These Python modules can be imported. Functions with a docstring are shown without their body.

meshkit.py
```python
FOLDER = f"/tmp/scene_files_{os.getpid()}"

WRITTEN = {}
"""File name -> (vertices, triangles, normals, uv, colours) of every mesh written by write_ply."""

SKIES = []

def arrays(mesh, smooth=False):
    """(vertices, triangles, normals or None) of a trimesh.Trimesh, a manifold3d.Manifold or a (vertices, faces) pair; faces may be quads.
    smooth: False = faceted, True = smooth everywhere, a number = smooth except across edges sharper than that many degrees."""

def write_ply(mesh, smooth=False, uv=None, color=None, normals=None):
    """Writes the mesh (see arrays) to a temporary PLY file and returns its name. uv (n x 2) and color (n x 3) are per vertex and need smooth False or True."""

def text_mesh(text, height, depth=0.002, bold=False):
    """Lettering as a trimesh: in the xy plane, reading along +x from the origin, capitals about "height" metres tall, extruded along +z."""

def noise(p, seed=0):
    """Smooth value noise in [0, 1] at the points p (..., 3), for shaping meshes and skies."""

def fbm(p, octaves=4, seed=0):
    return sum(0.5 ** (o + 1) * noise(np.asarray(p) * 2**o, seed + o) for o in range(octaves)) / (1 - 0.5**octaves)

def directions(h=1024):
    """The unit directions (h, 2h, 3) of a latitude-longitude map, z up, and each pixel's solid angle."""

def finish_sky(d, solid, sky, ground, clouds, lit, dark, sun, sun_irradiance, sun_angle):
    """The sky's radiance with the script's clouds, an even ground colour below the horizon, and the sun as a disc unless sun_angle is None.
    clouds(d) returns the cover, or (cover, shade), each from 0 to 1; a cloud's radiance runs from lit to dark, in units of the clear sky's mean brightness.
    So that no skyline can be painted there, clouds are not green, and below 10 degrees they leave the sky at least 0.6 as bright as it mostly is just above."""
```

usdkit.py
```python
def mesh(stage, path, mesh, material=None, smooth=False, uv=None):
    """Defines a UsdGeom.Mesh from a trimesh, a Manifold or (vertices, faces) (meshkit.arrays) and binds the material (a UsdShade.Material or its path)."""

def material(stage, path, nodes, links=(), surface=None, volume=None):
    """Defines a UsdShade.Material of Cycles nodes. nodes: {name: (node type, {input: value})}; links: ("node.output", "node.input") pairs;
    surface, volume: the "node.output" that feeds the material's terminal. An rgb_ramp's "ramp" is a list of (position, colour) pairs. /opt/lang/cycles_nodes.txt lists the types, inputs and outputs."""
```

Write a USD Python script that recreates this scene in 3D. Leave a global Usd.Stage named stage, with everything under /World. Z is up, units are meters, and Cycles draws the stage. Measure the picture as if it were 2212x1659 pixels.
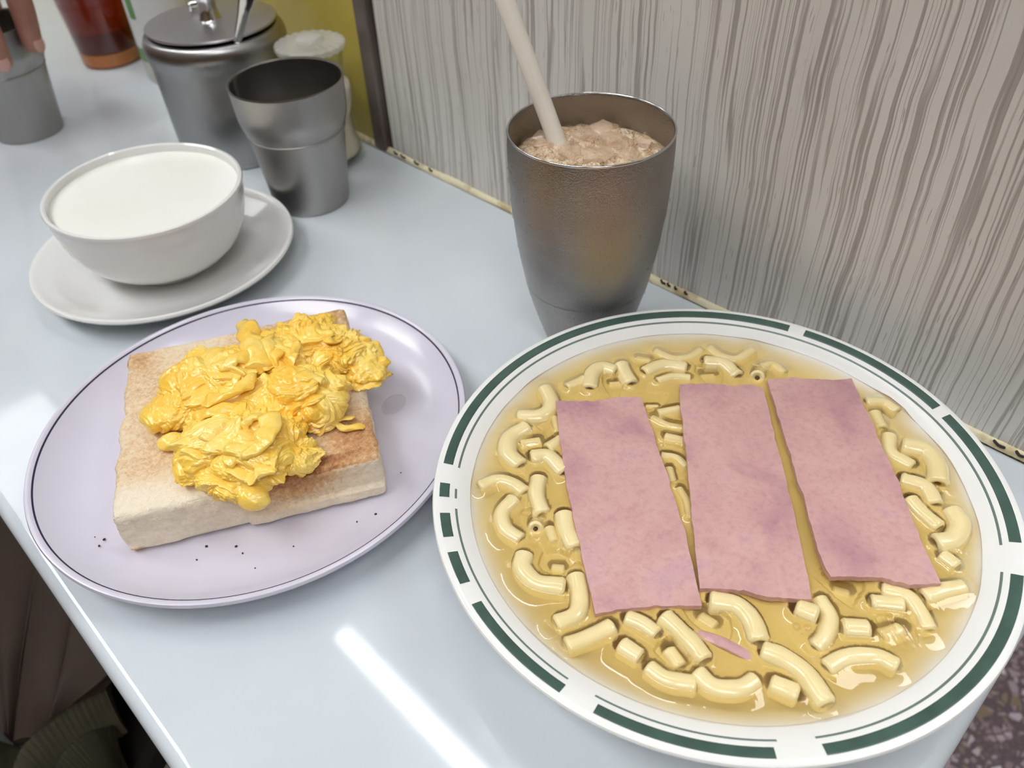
import math
import numpy as np, trimesh, manifold3d as m3
from scipy.spatial import cKDTree, Voronoi
from pxr import Usd, UsdGeom, UsdLux, UsdShade, Sdf, Gf, Vt
import usdkit, meshkit

stage = Usd.Stage.CreateInMemory()
UsdGeom.SetStageUpAxis(stage, UsdGeom.Tokens.z)
UsdGeom.SetStageMetersPerUnit(stage, 1.0)
UsdGeom.Xform.Define(stage, '/World')
UsdGeom.Scope.Define(stage, '/World/Looks')

# ------------------------------------------------------------------ camera, light, exposure
# All layout below is in "u": 1 u = 0.28 m (the lens is 1 u above the table top), table top at u-height 0.
S, TOP = 0.28, 0.74
F_PX, PPX, PPY = 1765.0, 1106.0, 829.5
EXPOSURE = 0.33
TUBE_E, PANEL_E = 16.0, 8.0            # radiance of the fluorescent tube on the wall and of the ceiling panels
_down = np.array([1203 - PPX, 2770 - PPY, F_PX]); _down /= np.linalg.norm(_down)
_along = np.array([-1196 - PPX, -661 - PPY, F_PX]); _along -= _along.dot(_down) * _down; _along /= np.linalg.norm(_along)
R = np.array([np.cross(_along, -_down), _along, -_down])      # rows: world x (across the counter), y (along it), z, in lens axes

cam = UsdGeom.Camera.Define(stage, '/World/camera')
_r, _d, _f = R[:, 0], R[:, 1], R[:, 2]
_m = Gf.Matrix4d(*_r, 0, *(-_d), 0, *(-_f), 0, 0, 0, TOP + S, 1)
cam.AddTransformOp().Set(_m)
cam.CreateHorizontalApertureAttr(36.0); cam.CreateVerticalApertureAttr(36.0 * 1659 / 2212)
cam.CreateFocalLengthAttr(36.0 * F_PX / 2212)
cam.CreateFStopAttr(13.0); cam.CreateFocusDistanceAttr(1.12 * S)
cam.CreateClippingRangeAttr(Gf.Vec2f(0.01, 100))
cam.CreateExposureAttr(EXPOSURE)


def at(px, py, h=0.0):
    """The point (in u) at height h that the photograph shows at this pixel."""
    d = R @ np.array([(px - PPX) / F_PX, (py - PPY) / F_PX, 1.0])
    return np.array([0, 0, 1.0]) + d * ((h - 1.0) / d[2])


def ray(px, py):
    d = R @ np.array([(px - PPX) / F_PX, (py - PPY) / F_PX, 1.0])
    return d / np.linalg.norm(d)


def depth(p):
    return float((np.asarray(p) - [0, 0, 1.0]) @ R[:, 2])


def W(p):
    return np.asarray(p, float) * S + [0, 0, TOP]


# ------------------------------------------------------------------ helpers
used = {}


def numbered(parent, name):
    k = used.get((parent, name), 0); used[(parent, name)] = k + 1
    return name if k == 0 else f'{name}_{k:03d}'


def keys(prim, label=None, cat=None, group=None, kind=None):
    for k, v in (('label', label), ('category', cat), ('group', group), ('kind', kind)):
        if v: prim.SetCustomDataByKey(k, v)


origin = {}


def thing(name, label, cat, base, group=None, kind=None):
    path = '/World/' + numbered('/World', name)
    x = UsdGeom.Xform.Define(stage, path); b = W(base); x.AddTranslateOp().Set(Gf.Vec3d(*b))
    keys(x.GetPrim(), label, cat, group, kind); origin[path] = b
    return path


def VF(mesh):
    if hasattr(mesh, 'to_mesh'):
        mm = mesh.to_mesh(); return np.array(mm.vert_properties[:, :3]), np.array(mm.tri_verts)
    if isinstance(mesh, trimesh.Trimesh):
        return np.array(mesh.vertices), np.array(mesh.faces)
    v, f = np.asarray(mesh[0], float), np.asarray(mesh[1], int)
    if f.shape[1] == 4: f = np.vstack([f[:, [0, 1, 2]], f[:, [0, 2, 3]]])
    return v, f


def outward(v, f):
    """Turns all faces about if the mesh is inside out."""
    c = v - v.mean(0); a, b, d = c[f[:, 0]], c[f[:, 1]], c[f[:, 2]]
    return f[:, ::-1] if (a * np.cross(b, d)).sum() < 0 else f


def part(parent, name, mesh, mat, smooth=35, label=None, kind=None, attr=None):
    path = parent + '/' + numbered(parent, name)
    v, f = VF(mesh); f = outward(v, f)
    m = usdkit.mesh(stage, path, (W(v) - origin[parent], f), mat, smooth=smooth)
    origin[path] = origin[parent]
    keys(m.GetPrim(), label, None, None, kind)
    add_attr(m, attr)
    return path


def add_attr(m, attr):
    if attr:
        for k, a in attr.items():
            UsdGeom.PrimvarsAPI(m).CreatePrimvar(k, Sdf.ValueTypeNames.FloatArray, 'vertex').Set(Vt.FloatArray.FromNumpy(np.asarray(a, np.float32)))


def single(name, mesh, mat, label=None, cat=None, group=None, kind=None, smooth=35, attr=None):
    path = '/World/' + numbered('/World', name)
    v, f = VF(mesh); f = outward(v, f); w = W(v)
    b = np.array([(w[:, 0].min() + w[:, 0].max()) / 2, (w[:, 1].min() + w[:, 1].max()) / 2, w[:, 2].min()])
    m = usdkit.mesh(stage, path, (w - b, f), mat, smooth=smooth)
    UsdGeom.Xformable(m).AddTranslateOp().Set(Gf.Vec3d(*b)); origin[path] = b
    keys(m.GetPrim(), label, cat, group, kind); add_attr(m, attr)
    return path


def cat_(*meshes):
    vs, fs, n = [], [], 0
    for m in meshes:
        v, f = VF(m); vs.append(v); fs.append(f + n); n += len(v)
    return np.vstack(vs), np.vstack(fs)


def box(lo, hi):
    lo, hi = np.asarray(lo, float), np.asarray(hi, float)
    b = trimesh.creation.box(hi - lo); b.apply_translation((lo + hi) / 2)
    return b


def rbox(lo, hi, r, seg=12):
    """A box with rounded edges."""
    lo, hi = np.asarray(lo, float) + r, np.asarray(hi, float) - r
    s = m3.Manifold.sphere(r, seg)
    return m3.Manifold.batch_hull([s.translate([x, y, z]) for x in (lo[0], hi[0]) for y in (lo[1], hi[1]) for z in (lo[2], hi[2])])


def smooth_profile(pts, per=6):
    """Catmull-Rom through the profile points."""
    p = np.asarray(pts, float); q = np.vstack([2 * p[0] - p[1], p, 2 * p[-1] - p[-2]]); out = []
    for i in range(1, len(q) - 2):
        for t in np.linspace(0, 1, per, endpoint=False):
            a, b, c, d = q[i - 1:i + 3]
            out.append(.5 * (2 * b + (c - a) * t + (2 * a - 5 * b + 4 * c - d) * t * t + (3 * b - 3 * c + d - a) * t ** 3))
    out.append(p[-1]); return np.array(out)


def lathe(profile, centre, n=96, sx=1.0, sy=1.0, a0=0.0, a1=2 * math.pi, warp=None):
    """Turns (radius, height) points about a vertical axis; a closed turn unless a0..a1 is less than a circle."""
    p = np.asarray(profile, float); full = abs(a1 - a0 - 2 * math.pi) < 1e-9
    k = n if full else n + 1
    a = a0 + (a1 - a0) * np.arange(k) / n
    r = np.maximum(p[:, 0], 1e-5)
    V = np.stack([r[:, None] * np.cos(a) * sx, r[:, None] * np.sin(a) * sy, np.repeat(p[:, 1][:, None], k, 1)], -1)
    if warp is not None: V = warp(V)
    V = V + [centre[0], centre[1], centre[2] if len(centre) > 2 else 0]
    i, j = np.meshgrid(np.arange(len(p) - 1), np.arange(n), indexing='ij'); jn = (j + 1) % k
    q = np.stack([i * k + j, i * k + jn, (i + 1) * k + jn, (i + 1) * k + j], -1).reshape(-1, 4)
    return V.reshape(-1, 3), q


def path_curve(pts, n):
    p = np.asarray(pts, float)
    if len(p) == 2: return p[0] + (p[1] - p[0]) * np.linspace(0, 1, n)[:, None]
    c = smooth_profile(p, 12)
    s = np.r_[0, np.cumsum(np.linalg.norm(np.diff(c, axis=0), axis=1))]
    return np.stack([np.interp(np.linspace(0, s[-1], n), s, c[:, k]) for k in range(3)], 1)


def frames(p):
    t = np.gradient(p, axis=0); t /= np.linalg.norm(t, axis=1, keepdims=True)
    a = np.cross(t, [0, 0, 1.0]); bad = np.linalg.norm(a, axis=1) < 1e-3
    a[bad] = np.cross(t[bad], [1.0, 0, 0]); a /= np.linalg.norm(a, axis=1, keepdims=True)
    return t, a, np.cross(a, t)


def pipe(pts, rad, n=12, sides=14, bore=0.0, flat=1.0):
    """A bent tube; bore > 0 leaves it hollow with that share of the radius, otherwise the ends are domed shut."""
    p = path_curve(pts, n); t, a, b = frames(p); rad = np.broadcast_to(rad, (n,))
    ang = np.arange(sides) * 2 * np.pi / sides

    def ring(c, a_, b_, r): return c + r * (np.cos(ang)[:, None] * a_ + flat * np.sin(ang)[:, None] * b_)
    rings = []
    if bore:
        for k in range(n - 1, -1, -1): rings.append(ring(p[k], a[k], b[k], rad[k] * bore))
        for o_, r_ in ((.30, .62), (.26, .78), (.14, .92)): rings.append(ring(p[0] - t[0] * rad[0] * o_, a[0], b[0], rad[0] * max(r_, bore + .02)))
        for k in range(n): rings.append(ring(p[k], a[k], b[k], rad[k]))
        for o_, r_ in ((.14, .92), (.26, .78), (.30, .62)): rings.append(ring(p[-1] + t[-1] * rad[-1] * o_, a[-1], b[-1], rad[-1] * max(r_, bore + .02)))
    else:
        for q in (.98, .85, .5): rings.append(ring(p[0] - t[0] * rad[0] * q * .8, a[0], b[0], rad[0] * math.sqrt(1 - q * q)))
        for k in range(n): rings.append(ring(p[k], a[k], b[k], rad[k]))
        for q in (.5, .85, .98): rings.append(ring(p[-1] + t[-1] * rad[-1] * q * .8, a[-1], b[-1], rad[-1] * math.sqrt(1 - q * q)))
    V = np.array(rings); m = len(rings)
    i, j = np.meshgrid(np.arange(m if bore else m - 1), np.arange(sides), indexing='ij'); jn, i2 = (j + 1) % sides, (i + 1) % m
    f = np.stack([i * sides + j, i * sides + jn, i2 * sides + jn, i2 * sides + j], -1).reshape(-1, 4)
    f = np.vstack([f[:, [0, 1, 2]], f[:, [0, 2, 3]]])
    if not bore:
        caps = [[0, k + 1, k] for k in range(1, sides - 1)] + [[(m - 1) * sides, (m - 1) * sides + k, (m - 1) * sides + k + 1] for k in range(1, sides - 1)]
        f = np.vstack([f, caps])
    return V.reshape(-1, 3), f[:, ::-1]


def blob(c, rad, rot=0.0, sub=4, disp=None):
    s = trimesh.creation.icosphere(sub); v = np.array(s.vertices)
    if disp is not None: v = disp(v)
    v = v * rad; cs, sn = math.cos(rot), math.sin(rot)
    v = np.stack([v[:, 0] * cs - v[:, 1] * sn, v[:, 0] * sn + v[:, 1] * cs, v[:, 2]], 1)
    return v + c, np.array(s.faces)


def lin(r, g, b):
    return tuple((c / 255 / 12.92 if c <= 10 else ((c / 255 + .055) / 1.055) ** 2.4) for c in (r, g, b))


def mat(name, nodes, links=(), surface='p.BSDF', volume=None):
    return usdkit.material(stage, '/World/Looks/' + name, nodes, links, surface=surface, volume=volume)


def plain(name, col, rough=.5, **kw):
    return mat(name, {'p': ('principled_bsdf', {'base_color': col, 'roughness': rough, **kw})})


def mottled(name, stops, scale, rough=.5, bump=0.0, bscale=None, vec=(1, 1, 1), detail=4, turned=False, **kw):
    """A colour ramp over noise in world space, with optional fine relief."""
    n = {'g': ('geometry', {}), 'm': ('mapping', {'scale': vec}), 'n': ('noise_texture', {'scale': scale, 'detail': detail}), 'r': ('rgb_ramp', {'ramp': stops}),
         'p': ('principled_bsdf', {'roughness': rough, **kw})}
    l = [('g.position', 'm.vector'), ('m.vector', 'n.vector'), ('n.fac', 'r.fac'), ('r.color', 'p.base_color')]
    if turned:
        n['tg'] = ('tangent', {'direction_type': 'radial', 'axis': 'z'}); l.append(('tg.tangent', 'p.tangent'))
    if bump:
        n['n2'] = ('noise_texture', {'scale': bscale or scale * 4, 'detail': 3}); n['b'] = ('bump', {'strength': 1.0, 'distance': bump})
        l += [('m.vector', 'n2.vector'), ('n2.fac', 'b.height'), ('b.normal', 'p.normal')]
    return mat(name, n, l)


def emitter(name, col, strength):
    return mat(name, {'e': ('emission', {'color': col, 'strength': strength})}, surface='e.emission')


rng = np.random.default_rng(7)

# ------------------------------------------------------------------ materials
M = {}
M['table'] = mottled('table_laminate', [(.3, lin(199, 206, 211)), (.7, lin(206, 213, 218))], 14, .06)
M['steel'] = mottled('brushed_steel', [(.2, (.33, .315, .30)), (.8, (.41, .395, .375))], 60, .34, vec=(1, 1, .05), metallic=1.0, anisotropic=.8, turned=True)
M['steel_pot'] = mottled('satin_steel', [(.2, (.33, .325, .32)), (.8, (.40, .395, .39))], 40, .33, vec=(1, 1, .05), metallic=1.0, anisotropic=.7, turned=True)
M['steel_lid'] = mottled('dull_steel', [(.2, (.50, .485, .49)), (.8, (.58, .565, .57))], 30, .36, metallic=1.0)
M['chrome'] = plain('chrome', (.62, .62, .62), .12, metallic=1.0)
M['steel_cold'] = mottled('misted_steel', [(.2, (.32, .30, .285)), (.8, (.40, .38, .36))], 50, .33, bump=.0003, bscale=1400, metallic=1.0, anisotropic=.8, turned=True)
M['china'] = mottled('white_china', [(.3, lin(228, 228, 225)), (.7, lin(232, 232, 229))], 20, .1, coat_weight=.3)
M['bowl'] = mottled('melamine_bowl', [(.3, lin(230, 230, 226)), (.7, lin(235, 235, 231))], 20, .2)
M['plate'] = mottled('melamine_plate', [(.3, lin(207, 203, 217)), (.7, lin(212, 208, 221))], 20, .17)
M['green'] = mottled('worn_green_print', [(.25, lin(56, 78, 70)), (.7, lin(68, 94, 83))], 90, .25)
M['grey_green'] = plain('grey_green_print', lin(104, 120, 114), .25)
M['navy'] = plain('navy_print', lin(38, 36, 66), .25)
M['straw'] = plain('paper_straw', lin(234, 228, 216), .6)
M['caulk'] = mottled('cream_caulk', [(.0, lin(120, 100, 70)), (.36, lin(196, 180, 140)), (.45, lin(224, 214, 180)), (1, lin(232, 224, 196))], 60, .6)
M['dirt'] = plain('dark_dirt', lin(46, 38, 30), .8)
M['trim'] = mottled('grey_trim', [(.3, lin(92, 80, 76)), (.7, lin(112, 104, 98))], 30, .4)
M['gap'] = plain('dark_gap', lin(36, 30, 26), .7)
M['ceiling'] = plain('ceiling_paint', (.72, .72, .70), .8)
M['wall_far'] = mottled('brown_wood_wall', [(.3, lin(104, 84, 66)), (.7, lin(126, 104, 82))], 6, .5, vec=(1, 1, .15))
M['wall_pale'] = plain('pale_wall', lin(180, 178, 178), .7)
M['skin'] = mottled('skin', [(.3, lin(156, 106, 92)), (.7, lin(178, 128, 110))], 60, .45)
M['nail'] = plain('nail', lin(206, 160, 150), .25)
M['sleeve'] = mottled('dark_sleeve', [(.3, lin(58, 54, 56)), (.7, lin(72, 68, 70))], 80, .9)
M['brown_cloth'] = mottled('brown_cloth', [(.3, lin(48, 35, 26)), (.7, lin(58, 43, 33))], 30, .8, bump=.0003, bscale=900)
M['olive_cloth'] = mottled('olive_ribbed_cloth', [(.3, lin(74, 69, 52)), (.7, lin(90, 84, 64))], 40, .85)
M['black_cloth'] = plain('black_vinyl', lin(26, 24, 22), .6)
M['dark_steel'] = plain('dark_leg', (.08, .08, .08), .4, metallic=.6)
M['tube'] = emitter('lit_tube', (.95, .98, 1.0), TUBE_E)
M['panel'] = emitter('lit_panel', (.97, .985, 1.0), PANEL_E)
M['panel_dim'] = emitter('lit_panel_dim', (.97, .985, 1.0), PANEL_E * .45)
M['fixture'] = plain('fixture_white', (.75, .75, .75), .5)

# laminate with dark vertical grain stripes: bands and hairlines across y that wander a little with height, and short dashes
M['stripe'] = mat('striped_laminate', {
    'g': ('geometry', {}), 'w': ('mapping', {'scale': (0, 9, 14)}), 'wn': ('noise_texture', {'scale': 1.0, 'detail': 3}),
    'ws': ('math', {'math_type': 'multiply_add', 'value2': .0065, 'value3': -.003}), 's': ('separate_xyz', {}), 'ad': ('math', {'math_type': 'add'}),
    'c': ('combine_xyz', {'x': 0.0}),
    'm1': ('mapping', {'scale': (0, 120, 1.5)}), 'n1': ('noise_texture', {'scale': 1.0, 'detail': 2.0, 'roughness': .6}), 'r1': ('rgb_ramp', {'ramp': [(.462, (0, 0, 0)), (.480, (1, 1, 1)), (.497, (1, 1, 1)), (.515, (0, 0, 0))]}),
    'm2': ('mapping', {'scale': (0, 300, 2.5), 'location': (0, 3, 7)}), 'n2': ('noise_texture', {'scale': 1.0, 'detail': 1.0}), 'r2': ('rgb_ramp', {'ramp': [(.535, (0, 0, 0)), (.555, (1, 1, 1)), (.565, (1, 1, 1)), (.585, (0, 0, 0))]}),
    'm3': ('mapping', {'scale': (0, 900, 75)}), 'n3': ('noise_texture', {'scale': 1.0, 'detail': 1.0}), 'r3': ('rgb_ramp', {'ramp': [(.69, (0, 0, 0)), (.74, (1, 1, 1))]}),
    'mb': ('mapping', {'scale': (0, 14, 6)}), 'nb': ('noise_texture', {'scale': 1.0, 'detail': 3}), 'rb': ('rgb_ramp', {'ramp': [(.3, lin(207, 202, 195)), (.5, lin(211, 208, 199)), (.7, lin(217, 213, 207))]}),
    'x1': ('mix', {'color2': lin(156, 149, 141)}), 'x2': ('mix', {'color2': lin(152, 145, 138)}), 'x3': ('mix', {'color2': lin(154, 147, 140)}),
    'f1': ('math', {'math_type': 'multiply', 'value2': .85}), 'f2': ('math', {'math_type': 'multiply', 'value2': .75}), 'f3': ('math', {'math_type': 'multiply', 'value2': .7}),
    'p': ('principled_bsdf', {'roughness': .42})},
    [('g.position', 'w.vector'), ('w.vector', 'wn.vector'), ('wn.fac', 'ws.value1'), ('g.position', 's.vector'), ('s.y', 'ad.value1'), ('ws.value', 'ad.value2'), ('ad.value', 'c.y'), ('s.z', 'c.z')]
    + [x for k in '123' for x in (('c.vector', f'm{k}.vector'), (f'm{k}.vector', f'n{k}.vector'), (f'n{k}.fac', f'r{k}.fac'), (f'r{k}.color', f'f{k}.value1'), (f'f{k}.value', f'x{k}.fac'))]
    + [('g.position', 'mb.vector'), ('mb.vector', 'nb.vector'), ('nb.fac', 'rb.fac'), ('rb.color', 'x1.color1'), ('x1.color', 'x2.color1'), ('x2.color', 'x3.color1'), ('x3.color', 'p.base_color')])
M['yellow'] = mottled('yellow_laminate', [(.25, lin(176, 152, 62)), (.5, lin(186, 168, 82)), (.75, lin(192, 180, 104))], 9, .3)

# terrazzo: chips of two sizes in a dark mauve ground
M['terrazzo'] = mat('terrazzo', {
    'g': ('geometry', {}), 'v': ('voronoi_texture', {'feature': 'f1', 'scale': 110.0}), 've': ('voronoi_texture', {'feature': 'distance_to_edge', 'scale': 110.0}),
    'h': ('separate_color', {}), 'r': ('rgb_ramp', {'ramp': [(0, lin(88, 72, 74)), (.45, lin(104, 88, 90)), (.6, lin(140, 122, 126)), (.8, lin(112, 98, 80)), (1, lin(168, 152, 156))]}),
    'e': ('rgb_ramp', {'ramp': [(.08, (0, 0, 0)), (.16, (1, 1, 1))]}), 'x': ('mix', {'color1': lin(84, 70, 74)}),
    'p': ('principled_bsdf', {'roughness': .35})},
    [('g.position', 'v.vector'), ('g.position', 've.vector'), ('v.color', 'h.color'), ('h.r', 'r.fac'), ('ve.distance', 'e.fac'), ('e.color', 'x.fac'), ('r.color', 'x.color2'), ('x.color', 'p.base_color')])
M['chips'] = [plain(f'terrazzo_chip_tone_{k}', c, .35) for k, c in enumerate([lin(150, 132, 138), lin(172, 158, 164), lin(128, 110, 112), lin(120, 104, 84), lin(196, 184, 190)])]

M['ham'] = mat('pressed_ham', {
    'g': ('geometry', {}), 'n1': ('noise_texture', {'scale': 34.0, 'detail': 4, 'distortion': .7}), 'r1': ('rgb_ramp', {'ramp': [(.25, lin(176, 130, 140)), (.42, lin(198, 154, 152)), (.56, lin(206, 163, 157)), (.74, lin(196, 155, 164))]}),
    'n2': ('noise_texture', {'scale': 420.0, 'detail': 3}), 'r2': ('rgb_ramp', {'ramp': [(.28, (.90, .87, .89)), (.5, (1, 1, 1)), (.75, (1.03, 1.03, 1.03))]}),
    'n3': ('voronoi_texture', {'feature': 'f1', 'scale': 190.0}), 'r3': ('rgb_ramp', {'ramp': [(.03, (.75, .62, .68)), (.06, (1, 1, 1))]}),
    'a': ('mix', {'mix_type': 'multiply', 'fac': 1.0}), 'a2': ('mix', {'mix_type': 'multiply', 'fac': .55}), 'b': ('bump', {'strength': .8, 'distance': .0005}),
    'p': ('principled_bsdf', {'roughness': .3, 'coat_weight': .25, 'coat_roughness': .2})},
    [('g.position', 'n1.vector'), ('g.position', 'n2.vector'), ('g.position', 'n3.vector'), ('n1.fac', 'r1.fac'), ('n2.fac', 'r2.fac'), ('n3.distance', 'r3.fac'),
     ('r1.color', 'a.color1'), ('r2.color', 'a.color2'), ('a.color', 'a2.color1'), ('r3.color', 'a2.color2'), ('a2.color', 'p.base_color'), ('n2.fac', 'b.height'), ('b.normal', 'p.normal')])
M['pasta'] = mottled('cooked_pasta', [(.3, lin(230, 210, 152)), (.7, lin(238, 220, 168))], 40, .22, coat_weight=.3)
M['egg'] = mat('scrambled_egg', {
    'g': ('geometry', {}), 'n1': ('noise_texture', {'scale': 45.0, 'detail': 4, 'distortion': .5}), 'r1': ('rgb_ramp', {'ramp': [(.25, lin(250, 190, 56)), (.48, lin(253, 210, 88)), (.75, lin(253, 226, 132))]}),
    'n2': ('noise_texture', {'scale': 420.0, 'detail': 4}), 'b': ('bump', {'strength': .5, 'distance': .0007}),
    'p': ('principled_bsdf', {'roughness': .24, 'coat_weight': .35, 'coat_roughness': .12})},
    [('g.position', 'n1.vector'), ('g.position', 'n2.vector'), ('n1.fac', 'r1.fac'), ('r1.color', 'p.base_color'), ('n2.fac', 'b.height'), ('b.normal', 'p.normal')])
# bread: the attribute "toasting" says how far each spot was browned
M['toast'] = mat('toasted_bread', {
    'g': ('geometry', {}), 't': ('attribute', {'attribute': 'toasting'}), 'n': ('noise_texture', {'scale': 500.0, 'detail': 4, 'roughness': .65}), 'nn': ('math', {'math_type': 'multiply_add', 'value2': .85, 'value3': -.425}),
    'a': ('math', {'math_type': 'add'}), 'r': ('rgb_ramp', {'ramp': [(0, lin(240, 228, 206)), (.3, lin(232, 208, 172)), (.55, lin(208, 164, 116)), (.8, lin(172, 118, 76)), (1, lin(132, 82, 50))]}),
    'b': ('bump', {'strength': .9, 'distance': .0012}), 'p': ('principled_bsdf', {'roughness': .85})},
    [('g.position', 'n.vector'), ('n.fac', 'nn.value1'), ('t.fac', 'a.value1'), ('nn.value', 'a.value2'), ('a.value', 'r.fac'), ('r.color', 'p.base_color'), ('n.fac', 'b.height'), ('b.normal', 'p.normal')])


GLINT = ({'lw': ('layer_weight', {'blend': .5}), 'pw': ('math', {'math_type': 'power', 'value2': 4.0}), 'f': ('math', {'math_type': 'multiply_add', 'value2': .6, 'value3': .035})},
         [('lw.facing', 'pw.value1'), ('pw.value', 'f.value1'), ('f.value', 'x.fac')])


def clear(name, tint, rough=.02):
    """A clear body: straight-through light plus a mirror glint that grows towards grazing view."""
    n = {'t': ('transparent_bsdf', {'color': tint}), 'gl': ('glossy_bsdf', {'color': (1, 1, 1), 'roughness': rough}), 'x': ('mix_closure', {}), **GLINT[0]}
    return mat(name, n, GLINT[1] + [('t.BSDF', 'x.closure1'), ('gl.BSDF', 'x.closure2')], surface='x.closure')


# broth: a clear yellow body that takes up light with depth, clouded by suspended fat ("cloud": how much broth lies over the next solid below)
M['broth'] = mat('broth', {'t': ('transparent_bsdf', {'color': (1, 1, 1)}), 'd': ('diffuse_bsdf', {'color': lin(234, 202, 118)}), 'c': ('attribute', {'attribute': 'cloud'}), 'm': ('mix_closure', {}),
                           'gl': ('glossy_bsdf', {'color': (1, 1, 1), 'roughness': .022}), 'x': ('mix_closure', {}), **GLINT[0], 'va': ('absorption_volume', {'color': lin(253, 233, 132), 'density': 52.0})},
                 GLINT[1] + [('c.fac', 'm.fac'), ('t.BSDF', 'm.closure1'), ('d.BSDF', 'm.closure2'), ('m.closure', 'x.closure1'), ('gl.BSDF', 'x.closure2')], surface='x.closure', volume='va.volume')
M['glass'] = clear('clear_glass', (.96, .97, .95), .03)
M['frost'] = mat('cloudy_plastic', {'t': ('transparent_bsdf', {'color': (.9, .9, .88)}), 'd': ('principled_bsdf', {'base_color': (.75, .74, .7), 'roughness': .15}), 'x': ('mix_closure', {'fac': .34})},
                 [('t.BSDF', 'x.closure1'), ('d.BSDF', 'x.closure2')], surface='x.closure')
M['tea'] = plain('red_tea', lin(150, 36, 10), .08, transmission_weight=.55, ior=1.33)
M['tea_dark'] = plain('dark_red_tea', lin(92, 14, 10), .08, transmission_weight=.3, ior=1.33)
M['amber'] = plain('amber_glass_base', lin(206, 128, 46), .08, transmission_weight=.3)
M['tea_glass'] = clear('tea_tumbler_plastic', (.97, .93, .9), .03)
M['milk'] = mottled('milk', [(.35, lin(240, 239, 228)), (.65, lin(242, 242, 236))], 25, .12)
M['milk_tea'] = mottled('iced_milk_tea', [(.3, lin(166, 128, 92)), (.44, lin(212, 182, 148)), (.58, lin(224, 202, 172)), (.72, lin(240, 228, 208))], 190, .15, bump=.003, bscale=420, detail=5)
M['ice'] = mat('ice_in_tea', {'t': ('transparent_bsdf', {'color': (.97, .92, .87)}), 'd': ('principled_bsdf', {'base_color': lin(232, 212, 188), 'roughness': .1, 'coat_weight': .8}), 'x': ('mix_closure', {'fac': .34})},
               [('t.BSDF', 'x.closure1'), ('d.BSDF', 'x.closure2')], surface='x.closure')
M['froth'] = clear('froth', (.97, .94, .9), .05)
M['water'] = clear('water_drop', (.93, .93, .93), .02)
M['white_label'] = plain('white_label', lin(206, 206, 204), .4)
M['green_label'] = plain('green_label', lin(92, 138, 78), .4)
M['beige'] = plain('beige_cap', lin(204, 180, 164), .5)
M['seed'] = plain('burnt_crumb', lin(60, 44, 30), .8)

# ------------------------------------------------------------------ the room
X1, Y0, FLOOR, CEIL = 1.185, -0.046, -TOP / S, 7.0
RX0, RX1, RY0, RY1 = -7.0, 8.0, -8.0, 14.0


def struct(name, mesh, m, smooth=False):
    return single(name, mesh, m, kind='structure', smooth=smooth)


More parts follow.
